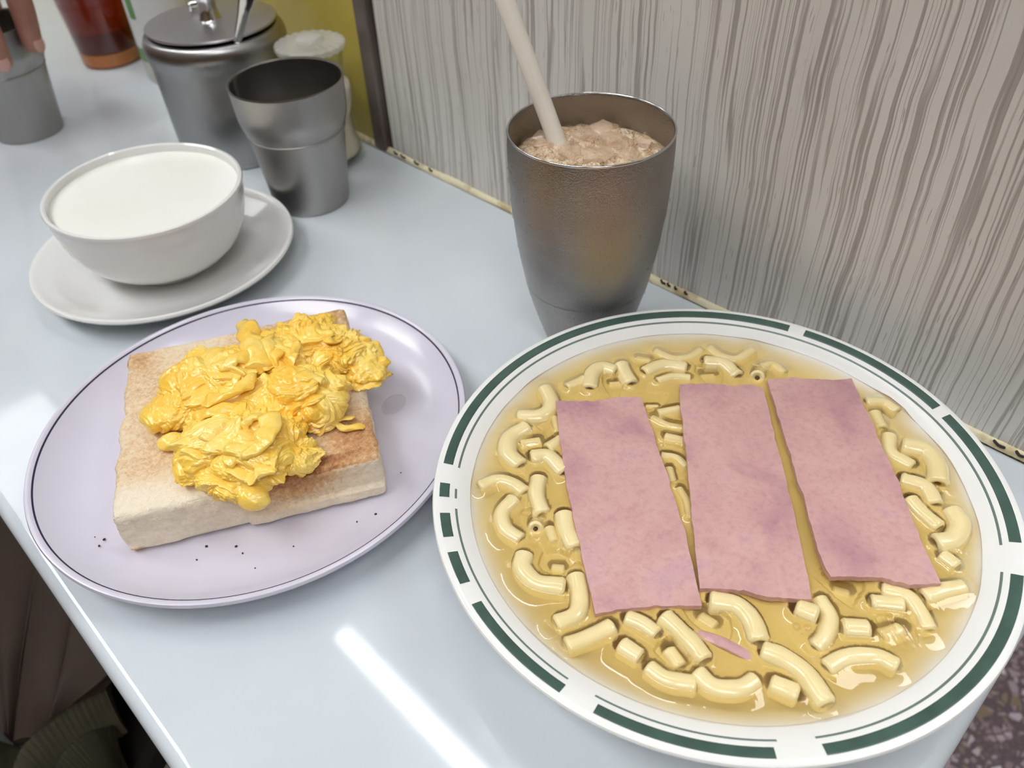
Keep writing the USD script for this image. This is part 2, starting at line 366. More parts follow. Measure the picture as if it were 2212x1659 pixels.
floor = struct('floor', box((RX0, RY0, FLOOR - .2), (RX1, RY1, FLOOR)), M['terrazzo'])
struct('ceiling', box((RX0, RY0, CEIL), (RX1, RY1, CEIL + .2)), M['ceiling'])
struct('wall_left', box((RX0 - .3, RY0, FLOOR), (RX0, RY1, CEIL)), M['wall_far'])
struct('wall_front', box((RX0 - .3, RY0 - .3, FLOOR), (RX1 + .3, RY0, CEIL)), M['wall_far'])
struct('wall_back', box((RX0 - .3, RY1, FLOOR), (RX1 + .3, RY1 + .3, CEIL)), M['wall_pale'])
struct('wall_far', box((RX1, RY0, FLOOR), (RX1 + .3, RY1, CEIL)), M['wall_pale'])
wr = '/World/' + numbered('/World', 'wall_right')
UsdGeom.Xform.Define(stage, wr).AddTranslateOp().Set(Gf.Vec3d(*W((X1, Y0, FLOOR)))); origin[wr] = W((X1, Y0, FLOOR)); keys(stage.GetPrimAtPath(wr), kind='structure')
YS = at(846, 331)[1]
part(wr, 'core', box((X1 + .03, Y0, FLOOR), (X1 + .4, RY1, CEIL)), M['wall_pale'], False)
part(wr, 'striped_panel', rbox((X1, Y0, FLOOR), (X1 + .034, YS, CEIL), .004, 8), M['stripe'], 30, label='pale laminate panel with dark grain stripes')
part(wr, 'yellow_panel', rbox((X1, YS + .062, FLOOR), (X1 + .034, RY1, .46), .004, 8), M['yellow'], 30, label='glossy yellow laminate panel')
tr = struct('trim_1', rbox((X1 - .012, YS + .016, 0), (X1 + .03, YS + .066, CEIL), .006, 8), M['trim'], 30)
struct('trim_2', box((X1 + .012, YS - .004, 0), (X1 + .03, YS + .018, CEIL)), M['gap'])
# caulk along the joint of table and wall, its height and width a little uneven, with dark dirt lodged in it
ys = np.linspace(Y0 + .02, 5.1, 260); nz = meshkit.fbm(np.stack([ys * 14, ys * 0, ys * 0], 1), 3)
wd, ht = .006 + .007 * nz, .007 + .006 * meshkit.fbm(np.stack([ys * 9, ys * 0 + 5, ys * 0], 1), 3)
ring = np.array([(0, -.002), (-1, -.002), (-.9, .35), (-.55, .8), (-.2, 1), (.3, 1)])
V = np.array([[(X1 + a * w_, y, (b * h_ if b > 0 else b)) for a, b in ring] for y, w_, h_ in zip(ys, wd, ht)]); k = len(ring)
i, j = np.meshgrid(np.arange(len(ys) - 1), np.arange(k - 1), indexing='ij')
caulk = struct('trim_3', (V.reshape(-1, 3), np.stack([i * k + j, i * k + j + 1, (i + 1) * k + j + 1, (i + 1) * k + j], -1).reshape(-1, 4)), M['caulk'], 50)
for (x0, y0, x1, y1) in [(1420, 614, 1428, 618), (1433, 622, 1438, 624), (1449, 629, 1452, 631), (2143, 959, 2166, 971), (2190, 984, 2206, 993), (858, 341, 866, 345), (884, 356, 892, 360), (845, 333, 850, 336), (916, 372, 921, 375), (1470, 640, 1474, 642)]:
    a, b = at(x0, y0, .008), at(x1, y1, .008); a[0] = b[0] = X1 - .008
    part(caulk, 'dirt_spot', pipe([a + [0, 0, .004], (a + b) / 2 + [-.002, 0, .001], b], .0024, 5, 6), M['dirt'], True)

# chips of the terrazzo that can be told apart at the right of the picture
part_pts = rng.uniform((1.75, -1.0), (3.6, .1), (420, 2)); vor = Voronoi(part_pts); made = 0
for k in range(len(part_pts)):
    reg = vor.regions[vor.point_region[k]]
    if -1 in reg or len(reg) < 3: continue
    poly = vor.vertices[reg]
    if np.abs(poly - part_pts[k]).max() > .14 or made >= 290: continue
    c = poly.mean(0); sc = rng.choice([.25, .45, .62, .74], p=[.2, .3, .3, .2]); q = c + (poly - c) * sc * rng.uniform(.75, 1.1, (len(poly), 1))
    n = len(q); z0, z1 = FLOOR - .01, FLOOR + .0015
    v = np.vstack([np.c_[q, np.full(n, z0)], np.c_[q, np.full(n, z1)], [[*q.mean(0), z1]]])
    f = [[a, (a + 1) % n, n + (a + 1) % n] for a in range(n)] + [[a, n + (a + 1) % n, n + a] for a in range(n)] + [[n + a, n + (a + 1) % n, 2 * n] for a in range(n)]
    part(floor, 'terrazzo_chip', (v, f), M['chips'][rng.choice(5, p=[.3, .2, .25, .15, .1])], False); made += 1
a, b = at(250, 1640, FLOOR), at(420, 1541, FLOOR); dirn = (b - a) / np.linalg.norm(b - a); side = np.cross(dirn, [0, 0, 1]) * .012
part(floor, 'floor_joint', cat_((np.array([p + s + [0, 0, z] for p in (a - dirn * .6, b + dirn * .8) for s in (-side, side) for z in (-.01, .002)]), trimesh.convex.convex_hull(np.array([p + s + [0, 0, z] for p in (a - dirn * .6, b + dirn * .8) for s in (-side, side) for z in (-.01, .002)])).faces)) if False else trimesh.convex.convex_hull(np.array([p + s + [0, 0, z] for p in (a - dirn * .6, b + dirn * .8) for s in (-side, side) for z in (-.01, .002)])), M['gap'], False)

# lamps: a fluorescent tube on the wall above the table (seen mirrored in the table) and ceiling panels
lamp = thing('wall_lamp', 'white fluorescent tube lamp on the striped wall above the counter', 'lamp', (1.08, 1.75, 3.6))
LX, LZ, LA, LB = 1.075, 3.66, .5, 2.84
part(lamp, 'tube', pipe([(LX, LA, LZ), (LX, LB, LZ)], .046, 2, 12), M['tube'], 60)
part(lamp, 'housing', rbox((LX + .06, LA - .06, LZ - .08), (X1 - .002, LB + .06, LZ + .08), .01, 8), M['fixture'])
for y in (LA - .05, LB + .05):
    part(lamp, 'socket', rbox((LX - .05, y - .03, LZ - .055), (LX + .07, y + .03, LZ + .055), .01, 8), M['fixture'])
for k, (x, y, w, l) in enumerate([(.45, 9.7, .65, 1.6), (-2.8, 1.6, 1.0, 2.1), (-2.8, 7.2, 1.0, 2.1), (-2.2, -4.2, 1.0, 2.1), (3.8, -2.4, 1.0, 2.1), (4.2, 5.0, 1.0, 2.1)]):
    t = thing('ceiling_light', 'white ceiling light panel ' + ['mirrored at the left edge of the table', 'above the diner side, beside the plate', 'above the diner side, farthest along the counter', 'above the diner side, behind the viewer', 'beyond the striped wall, near the table end', 'beyond the striped wall, farthest away'][k], 'lamp', (x, y, CEIL - .1))
    part(t, 'frame', rbox((x - w - .06, y - l - .06, CEIL - .09), (x + w + .06, y + l + .06, CEIL), .02, 8), M['fixture'])
    part(t, 'diffuser', box((x - w, y - l, CEIL - .12), (x + w, y + l, CEIL - .06)), M['panel_dim' if k == 0 else 'panel'])

# ------------------------------------------------------------------ the counter table
tb = thing('counter_table', 'long narrow white laminate table fixed along the striped wall', 'table', (.58, 2.5, FLOOR))
TX0, TX1, TY1 = -.024, X1 - .001, 5.2
r = .02
c2 = m3.CrossSection.square([TX1 - TX0 - .1, TY1 - Y0 - .1]).offset(.05, m3.JoinType.Round, circular_segments=32).translate([TX0 + .05, Y0 + .05])
layers = [c2.offset(-r * (1 - math.cos(a)), m3.JoinType.Round, circular_segments=32) for a in np.linspace(0, math.pi / 2, 6)]
slab = m3.Manifold.batch_hull([m3.Manifold.extrude(L, 1e-4).translate([0, 0, -r + r * math.sin(a)]) for L, a in zip(layers, np.linspace(0, math.pi / 2, 6))] + [m3.Manifold.extrude(c2, 1e-4).translate([0, 0, -.12])])
slab = slab.translate([0, 0, -1e-4])
part(tb, 'tabletop', slab, M['table'], 40)
part(tb, 'apron', rbox((.12, .1, -.30), (1.1, 5.0, -.121), .01, 8), M['table'])
for y in (1.0, 4.4):
    part(tb, 'leg', pipe([(.62, y, FLOOR + .06), (.62, y, -.29)], .09, 4, 20), M['dark_steel'])
    part(tb, 'foot', lathe([(.001, .0), (.42, .0), (.42, .03), (.12, .06), (.001, .07)], (.62, y, FLOOR), 40), M['dark_steel'])

# ------------------------------------------------------------------ white plate, toast, scrambled egg
PC = (.351, 1.008); PSX, PSY = 1.012, .988
plate = thing('dinner_plate', 'round pale lilac plate with a thin navy line near the rim, under the egg toast', 'plate', (*PC, 0))


def egg_plate_in():
    return smooth_profile([(.0001, .016), (.12, .0162), (.19, .018), (.24, .0195), (.28, .0245), (.31, .036), (.332, .0500), (.344, .0595)], 5)


prof = np.vstack([egg_plate_in(), [(.3475, .0605), (.3505, .0595), (.352, .0565), (.3515, .053), (.349, .050)], smooth_profile([(.345, .047), (.30, .026), (.24, .010), (.205, .005)], 4), [(.20, .0005), (.185, .0005), (.18, .006), (.0001, .006)]])
part(plate, 'dish', lathe(prof, PC, 160, PSX, PSY), M['plate'], 40)
pin = egg_plate_in(); zz = lambda r_: np.interp(r_, pin[:, 0], pin[:, 1])
rr = np.array([.3388, .3394, .3406, .3412]); part(plate, 'rim_line', lathe(np.c_[rr, zz(rr) + [.0, .0006, .0006, .0]], PC, 200, PSX, PSY), M['navy'], True, label='thin navy ring')

FL, FR, BL, BR = np.array([.086, .936]), np.array([.425, .750]), np.array([.273, 1.273]), np.array([.612, 1.100])
TT, TB = .105, .0225


def toast_mesh(n=90, m=24):
    g = np.linspace(-1, 1, n); vs, fs, cnt = [], [], 0
    gz = np.linspace(-1, 1, m)
    faces = [(0, 1, 2, 1), (0, 1, 2, -1), (1, 2, 0, 1), (1, 2, 0, -1), (0, 2, 1, 1), (0, 2, 1, -1)]
    for a_, b_, c_, s_ in faces:
        ga, gb = (gz if a_ == 2 else g), (gz if b_ == 2 else g)
        A, B = np.meshgrid(ga, gb, indexing='ij'); P = np.zeros(A.shape + (3,)); P[..., a_], P[..., b_], P[..., c_] = A, B, s_
        i_, j_ = np.meshgrid(np.arange(len(ga) - 1), np.arange(len(gb) - 1), indexing='ij'); w_ = len(gb)
        q = np.stack([i_ * w_ + j_, (i_ + 1) * w_ + j_, (i_ + 1) * w_ + j_ + 1, i_ * w_ + j_ + 1], -1).reshape(-1, 4)
        flip = s_ * (1 if (a_, b_, c_) in ((0, 1, 2), (1, 2, 0)) else -1)
        vs.append(P.reshape(-1, 3)); fs.append((q if flip > 0 else q[:, ::-1]) + cnt); cnt += len(vs[-1])
    t = trimesh.Trimesh(np.vstack(vs), np.vstack([np.vstack([f[:, [0, 1, 2]], f[:, [0, 2, 3]]]) for f in fs]), process=False); t.merge_vertices()
    v = np.array(t.vertices); half = np.array([.193, .193, .5 * (TT - TB)]); rad = .011
    p = v * half; inner = np.clip(p, -(half - rad), half - rad); d = p - inner; L = np.linalg.norm(d, axis=1, keepdims=True); p = inner + d / np.maximum(L, 1e-9) * np.minimum(L, rad)
    u_, w2 = (v[:, 0] + 1) / 2, (v[:, 1] + 1) / 2
    k1 = p[:, 0] / half[0]; k2 = p[:, 1] / half[1]; u_, w2 = (k1 + 1) / 2, (k2 + 1) / 2
    xy = (1 - u_)[:, None] * (1 - w2)[:, None] * FL + u_[:, None] * (1 - w2)[:, None] * FR + (1 - u_)[:, None] * w2[:, None] * BL + u_[:, None] * w2[:, None] * BR
    z = p[:, 2] + (TT + TB) / 2
    z -= .007 * np.exp(-((u_ - .5) ** 2 + (w2 - .5) ** 2) * 5) * (v[:, 2] > .9)
    P = np.c_[xy, z]; out = np.c_[(xy - (FL + BR) / 2), np.zeros(len(xy))]
    n1, n2 = meshkit.fbm(P * 30, 3) - .5, meshkit.fbm(P * 120 + 9, 3) - .5
    nrm = t.vertex_normals if False else d / np.maximum(L, 1e-9)
    up = np.abs(v[:, 2]) > .99
    P[:, 2] += np.where(up & (v[:, 2] > 0), n1 * .006 + n2 * .003, 0)
    sidev = (np.abs(v[:, 0]) > .99) | (np.abs(v[:, 1]) > .99)
    P[:, :2] += np.where(sidev, n1 * .012 + n2 * .004, 0)[:, None] * out[:, :2] / np.linalg.norm(out[:, :2], axis=1, keepdims=True).clip(1e-6)
    # pressed-in saw line along the front near the bottom right
    fr = (v[:, 1] < -.99) & (z < TB + .32 * (TT - TB)) & (u_ > .45)
    P[fr, :2] += .006 * (FL - BL) / np.linalg.norm(FL - BL)
    # browning
    t_ = .30 * np.ones(len(P)); top = v[:, 2] > .9
    ed = np.minimum.reduce([u_, 1 - u_, w2, 1 - w2])
    bro = meshkit.fbm(np.c_[xy * 9, z * 2], 3, 4)
    t_ = np.where(top,   .13 + .42 * (bro - .42), .06 + .1 * (bro - .5))

    def spot(px, py, h, rx, amt):
        q = at(px, py, h)[:2]; return amt * np.exp(-((xy - q) ** 2).sum(1) / rx ** 2)
    t_ = t_ + np.where(top, spot(780, 930, .1, .07, .38) + spot(700, 690, .1, .08, .42) + spot(330, 850, .1, .09, .22) + spot(340, 1000, .1, .08, .16) + spot(745, 960, .1, .06, .25) + spot(300, 770, .1, .04, .25) + spot(560, 720, .1, .07, .2), 0)
    t_ = t_ + np.where(top, -.34 * np.exp(-((w2 - .06) / .10) ** 2) * np.exp(-((u_ - .2) / .4) ** 2), 0)
    fband = (v[:, 1] < -.85)
    t_ = t_ + np.where(fband, .72 * np.exp(-((u_ - .66) / .2) ** 2) * np.clip((z - TB) / (TT - TB) * 1.5 - .2, 0, 1), 0)
    t_ = t_ + np.where(fband & (z < TB + .012) & (u_ < .06), .5, 0) + np.where((v[:, 0] < -.99) & (w2 > .9), .35, 0)
    return (P, np.array(t.faces)), np.clip(t_, 0, 1)


tm, ta = toast_mesh()
single('toast_slice', tm, M['toast'], 'thick square slice of browned white toast under scrambled egg', 'toast', smooth=True, attr={'toasting': ta})


def billow(p, seed, octs=4):
    o, a = 0, 1.0
    for k_ in range(octs):
        o = o + a * np.abs(2 * meshkit.noise(p * 2 ** k_ + 17 * k_, seed + k_) - 1); a *= .5
    return o / (2 - 2 ** (1 - octs))


def curd(px, py, h, rx, ry, rz, rot, seed, fr=1.0, amp=.55, sub=5, stretch=(1, 1, 1)):
    c = at(px, py, h)

    def disp(v):
        q = v * [rx, ry, rz]
        wq = q * 26 * fr * np.array(stretch) + seed * 3.1
        wq = wq + 1.5 * np.stack([meshkit.noise(wq * .55, seed + s) - .5 for s in (1, 2, 3)], 1) * 2
        b = billow(wq * .62, seed + 5)
        s = 1 - amp * .5 + amp * b
        v2 = v * s[:, None]
        v2 = v2 + .28 * amp * np.stack([meshkit.noise(wq * .5 + 40, seed + s_) - .5 for s_ in (7, 8, 9)], 1)
        v2[:, 2] = np.where(v2[:, 2] < 0, v2[:, 2] * .75, v2[:, 2])
        return v2
    return blob(c, (rx, ry, rz), rot, sub, disp)


egg = thing('scrambled_egg', 'glossy yellow scrambled egg heaped on the toast', 'scrambled egg', (.36, .98, TT))
EA = math.atan2(-.186, .339)
lumps = [  # px, py, height, radii along / across the toast front, height, turn, seed
    (452, 835, .128, .100, .098, .040, EA, 1, 1.0), (395, 880, .122, .066, .060, .034, EA + .6, 2, 1.0), (505, 800, .140, .062, .066, .036, EA + .3, 3, 1.1),
    (655, 745, .130, .098, .075, .040, EA, 4, 1.5), (725, 765, .124, .072, .066, .036, EA, 5, 1.7), (610, 780, .135, .055, .060, .036, EA + 1, 6, 1.3),
    (660, 855, .132, .094, .062, .046, EA + .1, 7, .8), (700, 880, .124, .056, .050, .036, EA + .5, 8, .9), (595, 860, .130, .055, .060, .036, EA, 9, 1.2),
    (500, 950, .128, .098, .085, .042, EA - .2, 10, 1.0), (455, 985, .120, .066, .060, .036, EA + .9, 11, 1.2), (560, 985, .128, .075, .066, .042, EA - .5, 12, 1.1),
    (505, 1030, .116, .066, .050, .034, EA - .3, 13, 1.2), (590, 940, .134, .062, .055, .034, EA + .3, 14, 1.2), (640, 985, .114, .045, .044, .026, EA + .4, 15, 1.5),
    (535, 885, .126, .070, .066, .032, EA, 16, 1.2)]
for (px, py, h, rx, ry, rz, rot, seed, fr) in lumps:
    part(egg, 'curd', curd(px, py, h, rx * .93, ry * .93, rz, rot, seed, fr * 1.12, .62, 6), M['egg'], True)
part(egg, 'curd', curd(785, 800, .112, .042, .05, .022, EA + .9, 21, 2.4, .6, 4), M['egg'], True)
part(egg, 'curd', curd(780, 765, .118, .036, .045, .024, EA + .6, 22, 2.2, .6, 4), M['egg'], True)
part(egg, 'curd', curd(545, 1074, .108, .023, .028, .022, EA + .9, 23, 1.4, .35, 4), M['egg'], True)
part(egg, 'curd', curd(530, 1050, .112, .032, .03, .022, EA, 24, 1.6, .5, 4), M['egg'], True)
part(egg, 'curd', curd(372, 955, .110, .024, .02, .016, EA, 25, 1.6, .4, 4), M['egg'], True)
strands = [([(532, 700, .150), (543, 735, .165), (556, 775, .165), (560, 800, .155)], .019), ([(574, 720, .155), (578, 755, .165), (572, 795, .158)], .013),
           ([(600, 735, .158), (598, 765, .166), (590, 790, .158)], .010), ([(640, 735, .16), (632, 770, .167), (622, 785, .16)], .009), ([(410, 925, .15), (445, 940, .16), (480, 955, .152)], .011),
           ([(420, 900, .145), (480, 885, .155), (540, 878, .15)], .011), ([(440, 870, .16), (500, 850, .165), (545, 815, .162)], .012), ([(470, 800, .165), (510, 775, .172), (545, 768, .165)], .013),
           ([(525, 985, .16), (575, 945, .172), (590, 890, .168)], .014), ([(520, 925, .16), (545, 905, .166), (590, 900, .16)], .010), ([(690, 940, .108), (700, 918, .118), (725, 915, .112), (745, 925, .110), (790, 922, .107)], .0065),
           ([(715, 905, .112), (740, 902, .116), (765, 903, .110)], .006), ([(625, 1010, .116), (655, 1000, .118), (680, 985, .11)], .012), ([(385, 1030, .106), (400, 1027, .110), (425, 1015, .112)], .008),
           ([(700, 720, .155), (715, 735, .16), (735, 730, .152)], .010), ([(755, 765, .135), (780, 775, .13), (800, 800, .118)], .008), ([(765, 790, .122), (790, 802, .118), (806, 822, .108)], .008),
           ([(590, 1005, .146), (560, 1020, .15), (535, 1040, .138)], .012), ([(480, 1010, .146), (500, 985, .158), (510, 960, .158)], .011), ([(600, 825, .166), (650, 815, .172), (700, 825, .165)], .012)]
for pts, rr_ in strands:
    P = [at(x, y, h) for x, y, h in pts]; n = 22
    w = rr_ * (.75 + .5 * meshkit.noise(np.c_[np.arange(n) * .45, np.full(n, P[0][0] * 50), np.full(n, P[0][1] * 50)], 3)); w[0] *= .6; w[-1] *= .55
    v, f = pipe(P, w, n, 14, flat=.5); v = v + .013 * (np.stack([meshkit.noise(v * 60, s) for s in (31, 32, 33)], 1) - .5)
    part(egg, 'egg_strand', (v, f), M['egg'], True)
cr = [blob(at(x, y, zz(min(.33, np.linalg.norm(at(x, y, .02)[:2] - PC))) + .0016), (s * .8, s * .65, s * .45), k_, 1) for k_, (x, y, s) in enumerate(
    [(225, 1165, .003), (214, 1179, .0025), (446, 1180, .003), (510, 1180, .0028), (524, 1195, .002), (425, 1209, .002), (634, 1180, .0018), (771, 1127, .002), (812, 1111, .0034), (866, 1021, .0015), (551, 1227, .0016), (205, 1160, .0015)])]
single('toast_crumbs', cat_(*cr), M['seed'], 'scattered tiny dark toast crumbs on the lilac plate', 'crumbs', kind='stuff')
gp = at(848, 862, .033); d_ = (gp[:2] - PC)
v, f = blob((0, 0, 0), (.026, .02, .0028), .4, 3); rxy = np.linalg.norm((v[:, :2] + gp[:2] - PC) / [PSX, PSY], axis=1)
single('grease_spot', (np.c_[v[:, :2] + gp[:2], zz(np.clip(rxy, 0, .343)) + .0008 + v[:, 2]], f), M['water'], 'small clear grease spot on the lilac plate right of the toast', 'grease spot', smooth=True)

# ------------------------------------------------------------------ soup plate of macaroni
BC = (.699, .350)
bowl = thing('soup_plate', 'wide white soup plate with a worn green band on its rim, full of macaroni soup', 'soup plate', (*BC, 0))
inn = smooth_profile([(.0001, .040), (.17, .041), (.225, .047), (.262, .062), (.292, .085), (.315, .105), (.336, .1205), (.352, .1305), (.366, .1365), (.379, .1395)], 5)
prof = np.vstack([inn, [(.3835, .1400), (.3875, .1385), (.389, .1355), (.388, .132)], smooth_profile([(.384, .128), (.36, .118), (.32, .086), (.28, .046), (.25, .022), (.235, .012)], 4), [(.232, .0005), (.215, .0005), (.21, .012), (.0001, .014)]])
part(bowl, 'dish', lathe(prof, BC, 200), M['bowl'], 40)
bz = lambda r_: np.interp(r_, np.r_[inn[:, 0], .3835, .3875], np.r_[inn[:, 1], .1400, .1385])


def bang(px, py):
    p = at(px, py, .138); return math.atan2(p[1] - BC[1], p[0] - BC[0])


def arc(name, r0, r1, p0, p1, m, lift=.0005, **kw):
    """A printed band on the rim from pixel p0 anticlockwise (seen from above) to pixel p1."""
    a, b = bang(*p0), bang(*p1)
    while b <= a: b += 2 * math.pi
    rr_ = np.array([r0, r0 + .0006, *np.linspace(r0, r1, 5)[1:-1], r1 - .0006, r1]); z_ = bz(rr_) + np.r_[-.0004, np.full(len(rr_) - 2, lift), -.0004]
    part(bowl, name, lathe(np.c_[rr_, z_], BC, max(4, int((b - a) / .03)), a0=a, a1=b), m, True, **kw)


# anticlockwise from above = clockwise order reversed in the picture: bottom -> right -> top -> left
band = [((1790, 1642), (2207, 1245)), ((2209, 1175), (2065, 893)), ((2046, 873), (1742, 712)), ((1708, 702), (960, 1002)), ((950, 1044), (949, 1074)), ((947, 1110), (958, 1162)), ((957, 1198), (993, 1264)), ((1010, 1312), (1205, 1502)), ((1275, 1552), (1680, 1652))]
for p0, p1 in band: arc('rim_band', .3655, .3795, p0, p1, M['green'])
for p0, p1 in [((1780, 1632), (2197, 1240)), ((2199, 1180), (975, 1005)), ((968, 1052), (967, 1073)), ((968, 1096), (1205, 1492)), ((1265, 1535), (1690, 1640))]:
    arc('rim_line', .3555, .3590, p0, p1, M['grey_green'])

